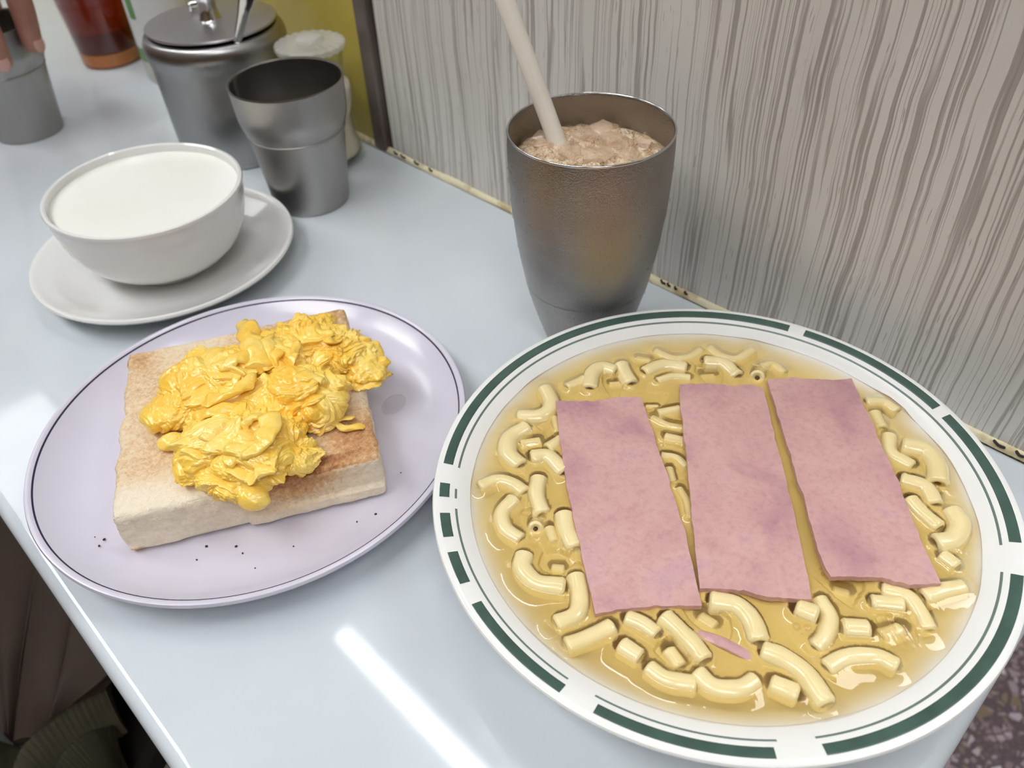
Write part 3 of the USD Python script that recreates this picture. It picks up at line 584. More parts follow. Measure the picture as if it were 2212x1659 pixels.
BR_Z = .1215
mac = [  # pixels of the centre line, radius in pixels, height of the centre above the broth, label
    ([(1177, 846), (1192, 880), (1170, 903), (1122, 906)], 20, -.003, 'hooked macaroni beside the top left corner of the left ham slice'),
    ([(1137, 930), (1103, 952), (1098, 985), (1122, 1010)], 22, -.001, 'wide C-shaped macaroni left of the upper left ham edge, highlight on its bend'),
    ([(1128, 963), (1165, 958)], 14, -.003, 'short macaroni stub inside the bend of a C-shaped one, left of the left ham'),
    ([(1186, 972), (1212, 955)], 17, -.003, 'cut macaroni end touching the upper left ham edge'),
    ([(1152, 993), (1184, 991), (1216, 1024)], 21, 0, 'plump macaroni with its right end against the left ham, a third of the way down'),
    ([(1150, 930), (1178, 917)], 13, -.014, 'sunken macaroni below the hooked one at the left ham corner'),
    ([(1197, 905), (1203, 935)], 10, -.002, 'sliver of macaroni pressed on the left ham edge near its top corner'),
    ([(1228, 841), (1262, 825)], 15, -.002, 'short tapered macaroni directly above the left ham top edge'),
    ([(1274, 842), (1280, 812), (1300, 799), (1326, 806)], 19, .001, 'bent macaroni arching above the middle of the left ham top edge'),
    ([(1342, 795), (1350, 812), (1362, 832)], 19, -.001, 'flared macaroni end above the right corner of the left ham'),
    ([(1318, 836), (1345, 834)], 11, -.009, 'half sunken macaroni bit between arch and flared end above the left ham'),
    ([(1416, 765), (1450, 779), (1487, 778), (1512, 764)], 13, -.002, 'U-shaped macaroni at the far edge of the broth, left of the other U'),
    ([(1377, 781), (1402, 785)], 12, -.004, 'tiny macaroni tip left of the far U-shaped pair'),
    ([(1394, 808), (1432, 794), (1478, 800)], 18, .001, 'long smooth macaroni behind the gap of left and middle ham'),
    ([(1422, 828), (1452, 819), (1488, 822)], 14, 0, 'slim macaroni just above the top left corner of the middle ham'),
    ([(1532, 758), (1556, 775), (1592, 781), (1624, 763)], 14, -.002, 'U-shaped macaroni at the far edge of the broth, right of the other U'),
    ([(1524, 787), (1560, 791), (1590, 816)], 19, 0, 'thick macaroni behind the middle of the middle ham top edge'),
    ([(1636, 816), (1638, 806, .004)], 17, .002, 'ring-like macaroni end facing the viewer above the middle ham right corner'),
    ([(1645, 797), (1668, 792), (1692, 810)], 13, -.003, 'macaroni curving behind the ring-like end, above the right ham corner'),
    ([(1515, 822), (1540, 820)], 13, -.014, 'deep sunken macaroni above the middle ham top edge'),
    ([(1396, 881), (1420, 882)], 8, -.004, 'small macaroni at the top of the gap of left and middle ham'),
    ([(1424, 897), (1466, 889)], 14, -.001, 'pointed macaroni touching the upper left edge of the middle ham'),
    ([(1408, 908), (1440, 924), (1472, 930)], 13, -.004, 'second macaroni down the gap of left and middle ham'),
    ([(1438, 950), (1474, 957)], 15, -.002, 'third macaroni down the gap of left and middle ham, outlined by a bright line'),
    ([(1430, 988), (1460, 993), (1482, 1012)], 12, -.006, 'fourth macaroni down the gap of left and middle ham, slanted'),
    ([(1444, 1016), (1452, 1046)], 12, -.007, 'square-cut macaroni low on the left of the ham gap'),
    ([(1466, 1060), (1482, 1088), (1490, 1122)], 12, -.003, 'lowest macaroni in the narrowing gap of left and middle ham'),
    ([(1040, 1056), (1076, 1043), (1108, 1052), (1130, 1068)], 20, -.002, 'leftmost macaroni in the broth, its open end facing the rim'),
    ([(1110, 1085), (1085, 1114), (1092, 1148), (1122, 1170)], 20, -.002, 'C-shaped macaroni under the leftmost one'),
    ([(1164, 1040), (1159, 1075), (1171, 1112)], 21, -.002, 'upright oval macaroni between the left ham and the C-shaped ones'),
    ([(1157, 1142), (1160, 1130, .004)], 18, .001, 'macaroni seen end-on with a round hole, left of the left ham middle'),
    ([(1186, 1145), (1196, 1172)], 14, -.002, 'small pale macaroni knob between the end-on ring and the left ham'),
    ([(1219, 1118), (1224, 1150), (1240, 1186)], 23, 0, 'thick upright macaroni against the left ham at its middle'),
    ([(1244, 1190), (1256, 1203)], 12, -.004, 'tiny macaroni piece at the left ham edge below the thick upright one'),
    ([(1133, 1204), (1129, 1232), (1158, 1264), (1214, 1273)], 24, 0, 'largest hook of macaroni at the lower left of the broth'),
    ([(1195, 1232), (1216, 1234)], 14, -.010, 'half sunken macaroni stub inside the lower left hook'),
    ([(1244, 1250), (1253, 1296), (1244, 1332), (1205, 1350)], 22, 0, 'J-shaped macaroni along the lower left ham edge'),
    ([(1228, 1398), (1268, 1384), (1320, 1360)], 24, -.002, 'stout macaroni under the lower left ham corner'),
    ([(1356, 1340), (1386, 1352), (1414, 1372)], 22, 0, 'straight macaroni under the bottom edge of the left ham, left one of two slanted'),
    ([(1436, 1338), (1466, 1366), (1502, 1404), (1518, 1426)], 24, .002, 'long slanted macaroni under the bottom right corner of the left ham'),
    ([(1344, 1400), (1378, 1422)], 24, 0, 'short macaroni with its open end facing right at the lower broth'),
    ([(1402, 1448), (1438, 1472), (1496, 1482)], 24, -.001, 'bean-shaped macaroni at the near edge, left of the U-shaped one'),
    ([(1444, 1412), (1466, 1442)], 21, -.009, 'sunken macaroni with a looped glint, right of the short open-ended one'),
    ([(1538, 1302), (1590, 1313), (1622, 1346), (1637, 1386)], 26, .002, 'big arched macaroni under the middle ham bottom edge'),
    ([(1512, 1340), (1540, 1358)], 20, -.014, 'sunken macaroni left of the big arched one under the middle ham'),
    ([(1506, 1460), (1540, 1489), (1596, 1492), (1630, 1474)], 24, 0, 'U-shaped macaroni at the near edge of the broth'),
    ([(1650, 1410), (1694, 1428), (1740, 1462), (1780, 1520)], 26, .003, 'longest arched macaroni near the near edge with a hole at its left end'),
    ([(1668, 1482), (1716, 1502)], 26, -.001, 'short macaroni under the long arched one at the near edge'),
    ([(1724, 1318), (1758, 1332)], 26, .002, 'knobby macaroni with bubbles under the middle ham right corner'),
    ([(1768, 1300), (1790, 1338), (1780, 1380), (1760, 1402)], 22, -.002, 'curved macaroni wrapping behind the knobby bubbly one'),
    ([(1800, 1282), (1828, 1290)], 17, -.014, 'sunken macaroni under the left bottom corner of the right ham'),
    ([(1884, 1305), (1944, 1311)], 22, .001, 'straight-cut macaroni under the right ham bottom edge'),
    ([(1906, 1278), (1956, 1292), (1984, 1326), (2002, 1362)], 21, -.001, 'long macaroni bending down behind the straight-cut one'),
    ([(1824, 1360), (1870, 1363)], 24, .001, 'barrel-like short macaroni right of the bubbly one'),
    ([(1905, 1380), (1942, 1366)], 22, -.009, 'sunken macaroni between barrel-like one and the long bending one'),
    ([(1786, 1446), (1826, 1425), (1890, 1423), (1930, 1442)], 24, .001, 'wide arch of macaroni at the lower right of the broth'),
    ([(1996, 1294), (2032, 1282), (2076, 1274)], 24, -.001, 'macaroni pointing from the right ham corner to the right edge'),
    ([(1872, 874), (1908, 875), (1934, 892)], 16, -.001, 'topmost macaroni right of the right ham'),
    ([(1887, 898), (1902, 928)], 17, -.003, 'macaroni tucked at the upper right ham edge below the topmost one'),
    ([(1918, 948), (1922, 985), (1964, 1012)], 20, -.003, 'L-shaped macaroni at the upper right ham edge'),
    ([(1952, 968), (1998, 980), (2021, 1012), (2024, 1046)], 24, .002, 'broad hooked macaroni near the right edge, highest of the right side'),
    ([(1948, 1042), (1996, 1058), (2016, 1092)], 22, -.001, 'macaroni below the broad hooked one right of the ham'),
    ([(1964, 1086), (1990, 1114), (2022, 1142)], 22, 0, 'straight slanted macaroni along the right ham edge'),
    ([(2054, 1110), (2071, 1140), (2056, 1170), (2022, 1178)], 25, .001, 'rightmost hooked macaroni in the broth'),
    ([(2034, 1206), (2060, 1226)], 21, 0, 'stubby macaroni under the rightmost hook'),
]
mac_pts = []
for pts, rp, dz, lab in mac:
    dz = dz - .003; P = [at(q[0], q[1], BR_Z + dz + (q[2] if len(q) > 2 else 0)) for q in pts]
    if len(pts) == 2 and len(pts[1]) > 2:      # end-on: the tube runs down into the broth, its open end up
        c = at(*pts[0], BR_Z + dz); dn = ray(*pts[0]); dn = np.array([dn[0], dn[1], -.55]); dn /= np.linalg.norm(dn); rad = rp * depth(c) / F_PX
        P = [c - dn * rad * .3, c + dn * rad * 1.2, c + dn * rad * 2.2 + [.01, 0, 0]]
    else: rad = rp * depth(P[0]) / F_PX
    n = 18; c_ = path_curve(P, n); rv = rad * (1 + .06 * (meshkit.noise(c_ * 60, 2) - .5) * 2) * np.r_[1.03, np.ones(n - 2), 1.03]
    single('macaroni', pipe(P, rv, n, 18, bore=.30), M['pasta'], lab, 'macaroni', 'macaroni in the soup', smooth=True)
    mac_pts.append(np.c_[c_, rv, np.r_[0, np.ones(n - 2), 0]])
mac_pts = np.vstack(mac_pts)

# broth: its skin creeps up where macaroni and ham break the surface
n = 330; RB = .338; g = np.linspace(-RB, RB, n); GX, GY = np.meshgrid(g, g, indexing='ij')
rad_ = np.hypot(GX, GY); sq = np.maximum(np.abs(GX), np.abs(GY)); k_ = np.where(rad_ > 0, sq / np.maximum(rad_, 1e-9), 1.0); GX, GY = GX * k_, GY * k_; rad_ = np.hypot(GX, GY)
P2 = np.c_[(GX + BC[0]).ravel(), (GY + BC[1]).ravel()]
tree = cKDTree(mac_pts[:, :2]); dd, ii = tree.query(P2, k=5)
hh = BR_Z - mac_pts[ii, 2]; half = np.sqrt(np.maximum(mac_pts[ii, 3] ** 2 - np.minimum(np.abs(hh), mac_pts[ii, 3] * .999) ** 2, 0)); dist = (dd - half)
film = np.where(mac_pts[ii, 2] + mac_pts[ii, 3] > BR_Z, .0062 * np.exp(-np.maximum(dist, 0) / .0135), 0).max(1)
Z = BR_Z + film + .0009 * (meshkit.noise(np.c_[P2 * 22, P2[:, :1] * 0], 3) - .5) + .004 * np.exp(-(RB - np.hypot(P2[:, 0] - BC[0], P2[:, 1] - BC[1])) / .006) * .3
top = np.c_[P2, Z]; rb = np.hypot(P2[:, 0] - BC[0], P2[:, 1] - BC[1])
over = np.where(half > 0, np.clip(Z[:, None] - (mac_pts[ii, 2] + np.sqrt(np.maximum(mac_pts[ii, 3] ** 2 - dd ** 2, 0))), 0, 1), 1.0)
over = np.where((dd < mac_pts[ii, 3]) & (mac_pts[ii, 4] > 0), over, 1.0).min(1); over = np.minimum(over, Z - bz(rb)); cloud = .70 * (1 - np.exp(-np.clip(over, 0, 1) / .020))
bot = np.c_[P2, np.minimum(bz(rb) - .004, Z - .0005)]
i, j = np.meshgrid(np.arange(n - 1), np.arange(n - 1), indexing='ij'); q = np.stack([i * n + j, (i + 1) * n + j, (i + 1) * n + j + 1, i * n + j + 1], -1).reshape(-1, 4)
edge = np.r_[np.arange(n), np.arange(1, n) * n + n - 1, (n - 1) * n + np.arange(n - 2, -1, -1), np.arange(n - 2, 0, -1) * n]
e2 = np.roll(edge, -1); N = n * n
single('broth', (np.vstack([top, bot]), np.vstack([q, q[:, ::-1] + N, np.stack([edge, edge + N, e2 + N, e2], 1)])), M['broth'], 'cloudy golden broth filling the green-rimmed soup plate', 'broth', smooth=True, attr={'cloud': np.r_[cloud, cloud * 0]})


def edge_line(pts, n_, h, seed):
    p = path_curve([at(x, y, h) for x, y in pts], n_)
    d = p[-1] - p[0]; nrm = np.array([-d[1], d[0], 0]) / np.linalg.norm(d); s_ = np.linspace(0, 1, n_)
    wob = (meshkit.fbm(np.c_[s_ * 14 + seed * 7, s_ * 0, s_ * 0], 3, seed) - .5) * .0045 * np.sin(np.pi * s_) ** .5
    return p + wob[:, None] * nrm


def ham(top_, right, bottom, left, seed, lab, z=.129):
    n_, m_ = 44, 90
    T, B_, L_, R_ = edge_line(top_, n_, z, seed), edge_line(bottom, n_, z, seed + 1), edge_line(left, m_, z, seed + 2), edge_line(right, m_, z, seed + 3)
    u_ = np.linspace(0, 1, n_)[:, None, None]; v_ = np.linspace(0, 1, m_)[None, :, None]
    G = (1 - v_) * T[:, None] + v_ * B_[:, None] + (1 - u_) * L_[None] + u_ * R_[None] - ((1 - u_) * (1 - v_) * T[0] + u_ * (1 - v_) * T[-1] + (1 - u_) * v_ * B_[0] + u_ * v_ * B_[-1])
    G = G.reshape(-1, 3); G[:, 2] += .006 * (meshkit.noise(G * [9, 9, 1] + seed, seed) - .5) + .0016 * (meshkit.fbm(G * 45, 3, seed) - .5)
    N_ = n_ * m_; th = .0085
    i_, j_ = np.meshgrid(np.arange(n_ - 1), np.arange(m_ - 1), indexing='ij'); q_ = np.stack([i_ * m_ + j_, i_ * m_ + j_ + 1, (i_ + 1) * m_ + j_ + 1, (i_ + 1) * m_ + j_], -1).reshape(-1, 4)
    ed = np.r_[np.arange(m_), np.arange(1, n_) * m_ + m_ - 1, (n_ - 1) * m_ + np.arange(m_ - 2, -1, -1), np.arange(n_ - 2, 0, -1) * m_]; e2_ = np.roll(ed, -1)
    single('ham_slice', (np.vstack([G + [0, 0, th / 2], G - [0, 0, th / 2]]), np.vstack([q_, q_[:, ::-1] + N_, np.stack([e2_, ed, ed + N_, e2_ + N_], 1)])), M['ham'], lab, 'ham', smooth=50)


ham([(1200, 868), (1240, 868), (1285, 868), (1340, 860), (1384, 859)], [(1384, 859), (1425, 980), (1470, 1120), (1500, 1250), (1516, 1310)], [(1286, 1331), (1345, 1320), (1400, 1314), (1516, 1310)], [(1200, 868), (1214, 985), (1238, 1120), (1268, 1250), (1286, 1331)], 11, 'left strip of pink pressed ham floating on the macaroni soup')
ham([(1468, 834), (1520, 833), (1590, 836), (1612, 833), (1648, 842)], [(1648, 842), (1672, 940), (1703, 1070), (1735, 1215), (1751, 1301)], [(1511, 1276), (1560, 1277), (1605, 1280), (1650, 1293), (1751, 1301)], [(1468, 834), (1471, 900), (1485, 1010), (1497, 1150), (1511, 1276)], 23, 'middle strip of pink pressed ham floating on the macaroni soup', .1305)
ham([(1657, 823), (1720, 819), (1790, 822), (1839, 819)], [(1839, 819), (1878, 910), (1935, 1040), (1990, 1175), (2031, 1265)], [(1793, 1252), (1850, 1252), (1910, 1255), (1955, 1266), (2031, 1265)], [(1657, 823), (1690, 930), (1740, 1100), (1770, 1210), (1793, 1252)], 37, 'right strip of pink pressed ham floating on the macaroni soup', .132)
v, f = pipe([at(1505, 1370, .123), (at(1555, 1386, .125)), at(1620, 1418, .123)], .0075, 14, 8, flat=.45)
single('ham_shred', (v, f), M['ham'], 'thin pink ham shred between macaroni below the middle ham strip', 'ham', smooth=True)
for x, y, s in [(1721, 1354, .0052), (1745, 1357, .0052), (1733, 1372, .0022), (1755, 1362, .002), (1808, 1251, .0045), (1618, 1288, .003), (1625, 1291, .002), (1632, 1315, .0028), (1430, 1366, .003), (1386, 1319, .003), (1778, 1240, .003), (1772, 1228, .0022), (1550, 806, .0022), (1740, 1508, .0045), (1870, 1125, .003)]:
    part_lab = 'tiny clear bubble on the broth'
    v, f = blob(at(x, y, BR_Z + .003), (s, s, s * .8), 0, 2)
    single('bubble', (v, f), M['froth'], 'tiny clear air bubble on the soup surface', 'bubble', 'bubbles on the broth', smooth=True)

# ------------------------------------------------------------------ white cup of milk on its saucer
SC = (.512, 1.630)
sauc = thing('saucer', 'white china saucer under the handleless white cup', 'saucer', (*SC, 0))
sin = smooth_profile([(.0001, .016), (.09, .016), (.105, .017), (.13, .0205), (.17, .027), (.21, .037), (.245, .050), (.262, .0575)], 5)
prof = np.vstack([sin, [(.268, .0605), (.2735, .0600), (.2755, .0560), (.273, .0515)], smooth_profile([(.266, .047), (.22, .030), (.16, .012), (.125, .006)], 4), [(.12, .0005), (.105, .0005), (.10, .007), (.0001, .008)]])
part(sauc, 'dish', lathe(prof, SC, 140), M['china'], 40)
cup = thing('tea_cup', 'white china cup without handle filled with white milk, standing on a saucer', 'cup', (*SC, .016))
CSX, CSY = .985, 1.03
cin = smooth_profile([(.0001, .038), (.08, .042), (.125, .056), (.156, .084), (.176, .122), (.1865, .160), (.1895, .192)], 5)
prof = np.vstack([cin, [(.1905, .1975), (.1945, .2000), (.199, .1985), (.2005, .194), (.199, .1895)], smooth_profile([(.1975, .184), (.194, .155), (.184, .115), (.162, .074), (.131, .046), (.098, .031)], 5), [(.092, .028), (.092, .0175), (.084, .0175), (.082, .026), (.0001, .027)]])
part(cup, 'body', lathe(prof, SC, 140, CSX, CSY), M['china'], 40)
mz = .180; mr = np.interp(mz, cin[:, 1], cin[:, 0])
single('milk', lathe([(.0001, mz), (mr * .85, mz), (mr - .004, mz + .0004), (mr + .001, mz + .0025), (mr - .02, .12), (.0001, .06)], SC, 120, CSX, CSY), M['milk'], 'smooth white milk filling the handleless cup', 'milk', smooth=50)


# ------------------------------------------------------------------ steel tumblers
def tumbler(c, label, height=.30):
    t = thing('steel_tumbler', label, 'cup', (*c, 0))
    k = height / .30
    o = np.array([(.0885, 0), (.0905, .003), (.093, .02), (.101, .10), (.1085, .165), (.1115, .186), (.1135, .192), (.1185, .206), (.1225, .222), (.1245, .240), (.1275, .292), (.1285, .298)])
    o = smooth_profile(o, 4); o[:, 1] *= k
    lip = [(.1280, .3005 * k), (.1262, .3005 * k), (.1250, .298 * k)]
    i_ = o[::-1].copy(); i_[:, 0] -= .0045; i_ = i_[i_[:, 1] > .012]; i_[-1, 1] = .014
    part(t, 'body', lathe(np.vstack([[(.0001, .004), (.080, .004), (.083, 0)], o, lip, i_, [(.0001, .014)]]), c, 110), M['steel'], 30)
    rr_ = np.array([(.1105, .1815 * k), (.1128, .1825 * k), (.1136, .1845 * k), (.1130, .1865 * k), (.1112, .1875 * k)])
    part(t, 'ring', lathe(rr_, c, 110), M['steel'], True, label='pressed ring line')
    return t


TC = (.896, 1.648)
tumbler(TC, 'empty brushed steel tumbler standing in front of the sugar pot')
T2 = (.572, 2.605)
tumbler(T2, 'brushed steel tumbler gripped by a hand at the left edge')

# ------------------------------------------------------------------ big steel cup of iced milk tea
DC = (.953, .806)
dk = thing('iced_tea_cup', 'tall barrel-shaped steel cup with iced milk tea and a straw by the wall', 'cup', (*DC, 0))
DH = .42
do = smooth_profile([(.074, .000), (.0765, .006), (.084, .030), (.099, .080), (.1115, .130), (.1120, .134), (.1135, .142), (.124, .205), (.1305, .265), (.1312, .269), (.1325, .280), (.1355, .34), (.1362, .385), (.1352, .416)], 4)
di = do[::-1].copy(); di[:, 0] -= .0035; di = di[di[:, 1] > .01]
part(dk, 'body', lathe(np.vstack([[(.0001, .006), (.066, .006), (.070, .0)], do, [(.1348, .4200), (.1330, .4203), (.1318, .418)], di, [(.0001, .012)]]), DC, 130), M['steel_cold'], 30)
part(dk, 'rim', lathe([(.1352, .4175), (.1362, .4195), (.1352, .4212), (.1336, .4212), (.1326, .4195)], DC, 130), M['chrome'], True, label='bright rolled rim')
# the tea's surface, heaped with crushed ice
n = 220; g = np.linspace(-1, 1, n); GX, GY = np.meshgrid(g, g, indexing='ij'); rd = np.hypot(GX, GY); sq = np.maximum(np.abs(GX), np.abs(GY)); k_ = np.where(rd > 0, sq / np.maximum(rd, 1e-9), 1); GX, GY = GX * k_ * .1325, GY * k_ * .1325
P2 = np.c_[GX.ravel(), GY.ravel()]; rr_ = np.hypot(*P2.T); nz = billow(np.c_[P2 * 30, P2[:, :1] * 0 + 3], 5, 5)
tz = .362
Z = tz + .020 * (1 - nz) * (1 - (rr_ / .1325) ** 6) + .006 * np.maximum(0, 1 - np.hypot(P2[:, 0] - .02, P2[:, 1] - .03) / .1)
i, j = np.meshgrid(np.arange(n - 1), np.arange(n - 1), indexing='ij'); q = np.stack([i * n + j, (i + 1) * n + j, (i + 1) * n + j + 1, i * n + j + 1], -1).reshape(-1, 4)
edge = np.r_[np.arange(n), np.arange(1, n) * n + n - 1, (n - 1) * n + np.arange(n - 2, -1, -1), np.arange(n - 2, 0, -1) * n]; e2 = np.roll(edge, -1); N = n * n
topv = np.c_[P2 + DC, Z]; botv = np.c_[P2 * .93 + DC, Z * 0 + .30]
single('milk_tea', (np.vstack([topv, botv]), np.vstack([q, q[:, ::-1] + N, np.stack([edge, edge + N, e2 + N, e2], 1)])), M['milk_tea'], 'pale brown iced milk tea in the big steel cup', 'milk tea', smooth=True)
tn = lambda x, y: float(Z[np.argmin((P2[:, 0] + DC[0] - x) ** 2 + (P2[:, 1] + DC[1] - y) ** 2)])
for k, (px, py, s, lab) in enumerate([(1258, 302, .034, 'flat round ice piece right of the straw foot'), (1328, 316, .040, 'large smooth ice piece in the middle right of the tea'), (1172, 300, .03, 'upright ice piece left of the straw'), (1322, 252, .034, 'tall ice peak at the back of the tea'),
                                      (1405, 282, .032, None), (1390, 262, .026, None), (1425, 310, .028, None), (1265, 262, .03, None), (1290, 345, .036, None), (1180, 318, .026, None), (1230, 335, .03, None), (1360, 340, .03, None), (1385, 318, .024, None), (1210, 262, .024, None), (1135, 300, .024, None), (1295, 280, .022, None)]):
    c = at(px, py, .372); c[2] = tn(c[0], c[1]) - .001; d_ = c[:2] - DC; L = np.hypot(*d_)
    if L + s * .75 > .128: c[:2] = np.array(DC) + d_ / L * (.128 - s * .75)
    hull = trimesh.convex.convex_hull(rng.normal(0, 1, (16, 3)) / 1.0)
    pv = rng.normal(0, 1, (18, 3)); pv /= np.linalg.norm(pv, axis=1, keepdims=True); hull = trimesh.convex.convex_hull(pv * [s * .95, s * .8, s * (.7 if k == 3 else .36)])
    hull.apply_transform(trimesh.transformations.rotation_matrix(rng.uniform(0, 6), [0, 0, 1]))
    hv = np.array(hull.vertices) + c; hv[:, 2] = np.minimum(hv[:, 2], .412)
    single('ice_piece', (hv, np.array(hull.faces)), M['ice'], ('clear ' + lab) if lab else 'small half-melted ice piece among others in the milk tea', 'ice', None if lab else 'small ice pieces in the milk tea', smooth=25)
fr = []
for k in range(420):
    a = rng.uniform(0, 6.283); l = .1285 * math.sqrt(rng.uniform(.0, 1)) if k > 190 else rng.uniform(.105, .1285); x, y = DC[0] + l * math.cos(a), DC[1] + l * math.sin(a); s = rng.choice([.0011, .0018, .0028, .0042], p=[.4, .35, .18, .07])
    fr.append(blob((x, y, tn(x, y) + s * .5), (s, s, s), 0, 1))
single('froth', cat_(*fr), M['froth'], 'fine froth bubbles over the iced milk tea', 'froth', kind='stuff', smooth=True)
B0 = at(1207, 316, .372); d1 = ray(1080, -30); B1 = np.array([0, 0, 1.0]) + d1 * (np.linalg.norm(B0 - [0, 0, 1]) * .985)
dirn = (B1 - B0) / np.linalg.norm(B1 - B0); sr = 19.5 * depth(B0) / F_PX
single('drinking_straw', pipe([B0 - dirn * .05, B1 + dirn * .12], sr, 10, 24, bore=.88), M['straw'], 'white drinking straw leaning in the iced milk tea cup', 'straw', smooth=40)
dr = []
view = math.atan2(-DC[1], -DC[0])
for k in range(120):
    z = rng.uniform(.03, .40); a = view + rng.uniform(-1.5, 1.5); r_ = np.interp(z, do[:, 1], do[:, 0]); s = rng.choice([.0014, .002, .0028, .0042], p=[.45, .3, .18, .07])
    dr.append(blob((DC[0] + r_ * math.cos(a), DC[1] + r_ * math.sin(a), z), (s * .8, s * .8, s * rng.uniform(1, 1.7)), a, 1))
single('water_drops', cat_(*dr), M['water'], 'small water drops beaded on the iced tea cup', 'water drops', kind='stuff', smooth=True)

# ------------------------------------------------------------------ sugar pot with spoon
GC = (.945, 2.045)
pot = thing('sugar_pot', 'round satin steel sugar pot with a flat lid and a spoon', 'sugar pot', (*GC, 0))
po = smooth_profile([(.158, .0), (.161, .006), (.163, .03), (.166, .12), (.1685, .20), (.170, .245), (.1735, .262), (.1765, .280), (.1745, .298), (.167, .312), (.1575, .3175)], 4)
pi = po[::-1].copy(); pi[:, 0] -= .006; pi = pi[(pi[:, 1] > .012) & (pi[:, 1] < .31)]
part(pot, 'body', lathe(np.vstack([[(.0001, .004), (.15, .004), (.153, 0)], po, pi, [(.0001, .014)]]), GC, 120), M['steel_pot'], 40)
lz = .323
part(pot, 'lid', lathe([(.0001, lz), (.155, lz), (.1595, lz + .001), (.1615, lz + .004), (.160, lz + .0072), (.155, lz + .0082), (.08, lz + .0105), (.0001, lz + .0115)], GC, 120), M['steel_lid'], 40)
kn = part(pot, 'knob', lathe(smooth_profile([(.0001, lz + .010), (.026, lz + .010), (.0262, lz + .014), (.0225, lz + .03), (.0225, lz + .052), (.026, lz + .064), (.026, lz + .072), (.0001, lz + .075)], 4), GC, 48), M['chrome'], 40)
h0 = at(408, 12, lz + .03); h1 = at(450, 10, lz + .03)
part(pot, 'hinge', cat_(pipe([np.array([*at(412, 14, lz + .02)[:2], lz + .024]), np.array([*at(440, 8, lz + .03)[:2], lz + .03]), np.array([GC[0], GC[1], lz + .034])], .0085, 8, 10), pipe([np.array([*at(412, 22, lz + .012)[:2], lz + .009]), np.array([*at(412, 16, lz + .02)[:2], lz + .026])], .006, 5, 10)), M['chrome'], True)
# the spoon leans out of the notch on the near right side of the lid
spn = thing('teaspoon', 'steel spoon standing in the notch of the sugar pot lid', 'spoon', (*GC, .2))
s0 = at(512, 92, .315); s1d = ray(545, -60); s1 = np.array([0, 0, 1.0]) + s1d * (np.linalg.norm(s0 - [0, 0, 1]) * .965)
ax = (s1 - s0) / np.linalg.norm(s1 - s0); foot_ = s0 - ax * .10
cols = np.linspace(0, 1, 14); hw = np.interp(cols, [0, .35, .6, .85, 1], [.0085, .0085, .012, .021, .023]); p_ = foot_ + (s1 - foot_) * cols[:, None]; sd = np.cross(ax, ray(520, 60)); sd /= np.linalg.norm(sd); nn = np.cross(sd, ax)
V = np.array([[p + sd * w_ * a + nn * b for a, b in ((-1, 0), (-.7, .004), (.7, .004), (1, 0), (.7, -.004), (-.7, -.004))] for p, w_ in zip(p_, hw)])
i, j = np.meshgrid(np.arange(13), np.arange(6), indexing='ij'); jn = (j + 1) % 6
part(spn, 'handle', (V.reshape(-1, 3), np.stack([i * 6 + j, (i + 1) * 6 + j, (i + 1) * 6 + jn, i * 6 + jn], -1).reshape(-1, 4)), M['chrome'], 40)
part(spn, 'spoon_bowl', blob(foot_ - ax * .03, (.03, .022, .01), EA, 3), M['chrome'], True)

# ------------------------------------------------------------------ clear jar behind the tumbler
JC = (1.058, 1.79)
jar = thing('condiment_jar', 'clear plastic jar with a domed knob lid, behind the empty tumbler by the yellow panel', 'jar', (*JC, 0))


def ribs(V):
    a = np.arctan2(V[..., 1], V[..., 0]); w_ = ((V[..., 2] > .14) & (V[..., 2] < .23)) * 1.0
    s_ = 1 + .035 * w_ * np.cos(14 * a); V = V.copy(); V[..., 0] *= s_; V[..., 1] *= s_; return V


jo = smooth_profile([(.082, 0), (.086, .006), (.085, .03), (.078, .07), (.074, .11), (.078, .145), (.084, .175), (.080, .205), (.074, .225), (.077, .26), (.080, .285)], 4)
ji = jo[::-1].copy(); ji[:, 0] -= .006; ji = ji[ji[:, 1] > .014]
part(jar, 'body', lathe(np.vstack([[(.0001, .003), (.078, .003)], jo, ji, [(.0001, .016)]]), JC, 112, warp=ribs), M['glass'], 45)
part(jar, 'contents', lathe(smooth_profile([(.0001, .018), (.074, .02), (.068, .07), (.066, .11), (.074, .145), (.078, .175), (.072, .205), (.0001, .21)], 4), JC, 60), plain('pale_granules', lin(226, 214, 196), .8), 45)


def lrib(V):
    a = np.arctan2(V[..., 1], V[..., 0]); r_ = np.hypot(V[..., 0], V[..., 1]); V = V.copy(); V[..., 2] += .0012 * np.cos(22 * a) * ((r_ > .05) & (r_ < .09)); return V


part(jar, 'lid', lathe([(.0001, .286), (.080, .286), (.084, .288), (.0865, .294), (.0855, .300), (.080, .304), (.074, .3045), (.06, .305), (.048, .3055), (.04, .307), (.0001, .308)], JC, 132, warp=lrib), M['frost'], 40)
part(jar, 'knob', lathe(smooth_profile([(.0001, .306), (.034, .306), (.035, .311), (.030, .317), (.018, .3205), (.0001, .3215)], 4), JC, 40), M['frost'], 40)

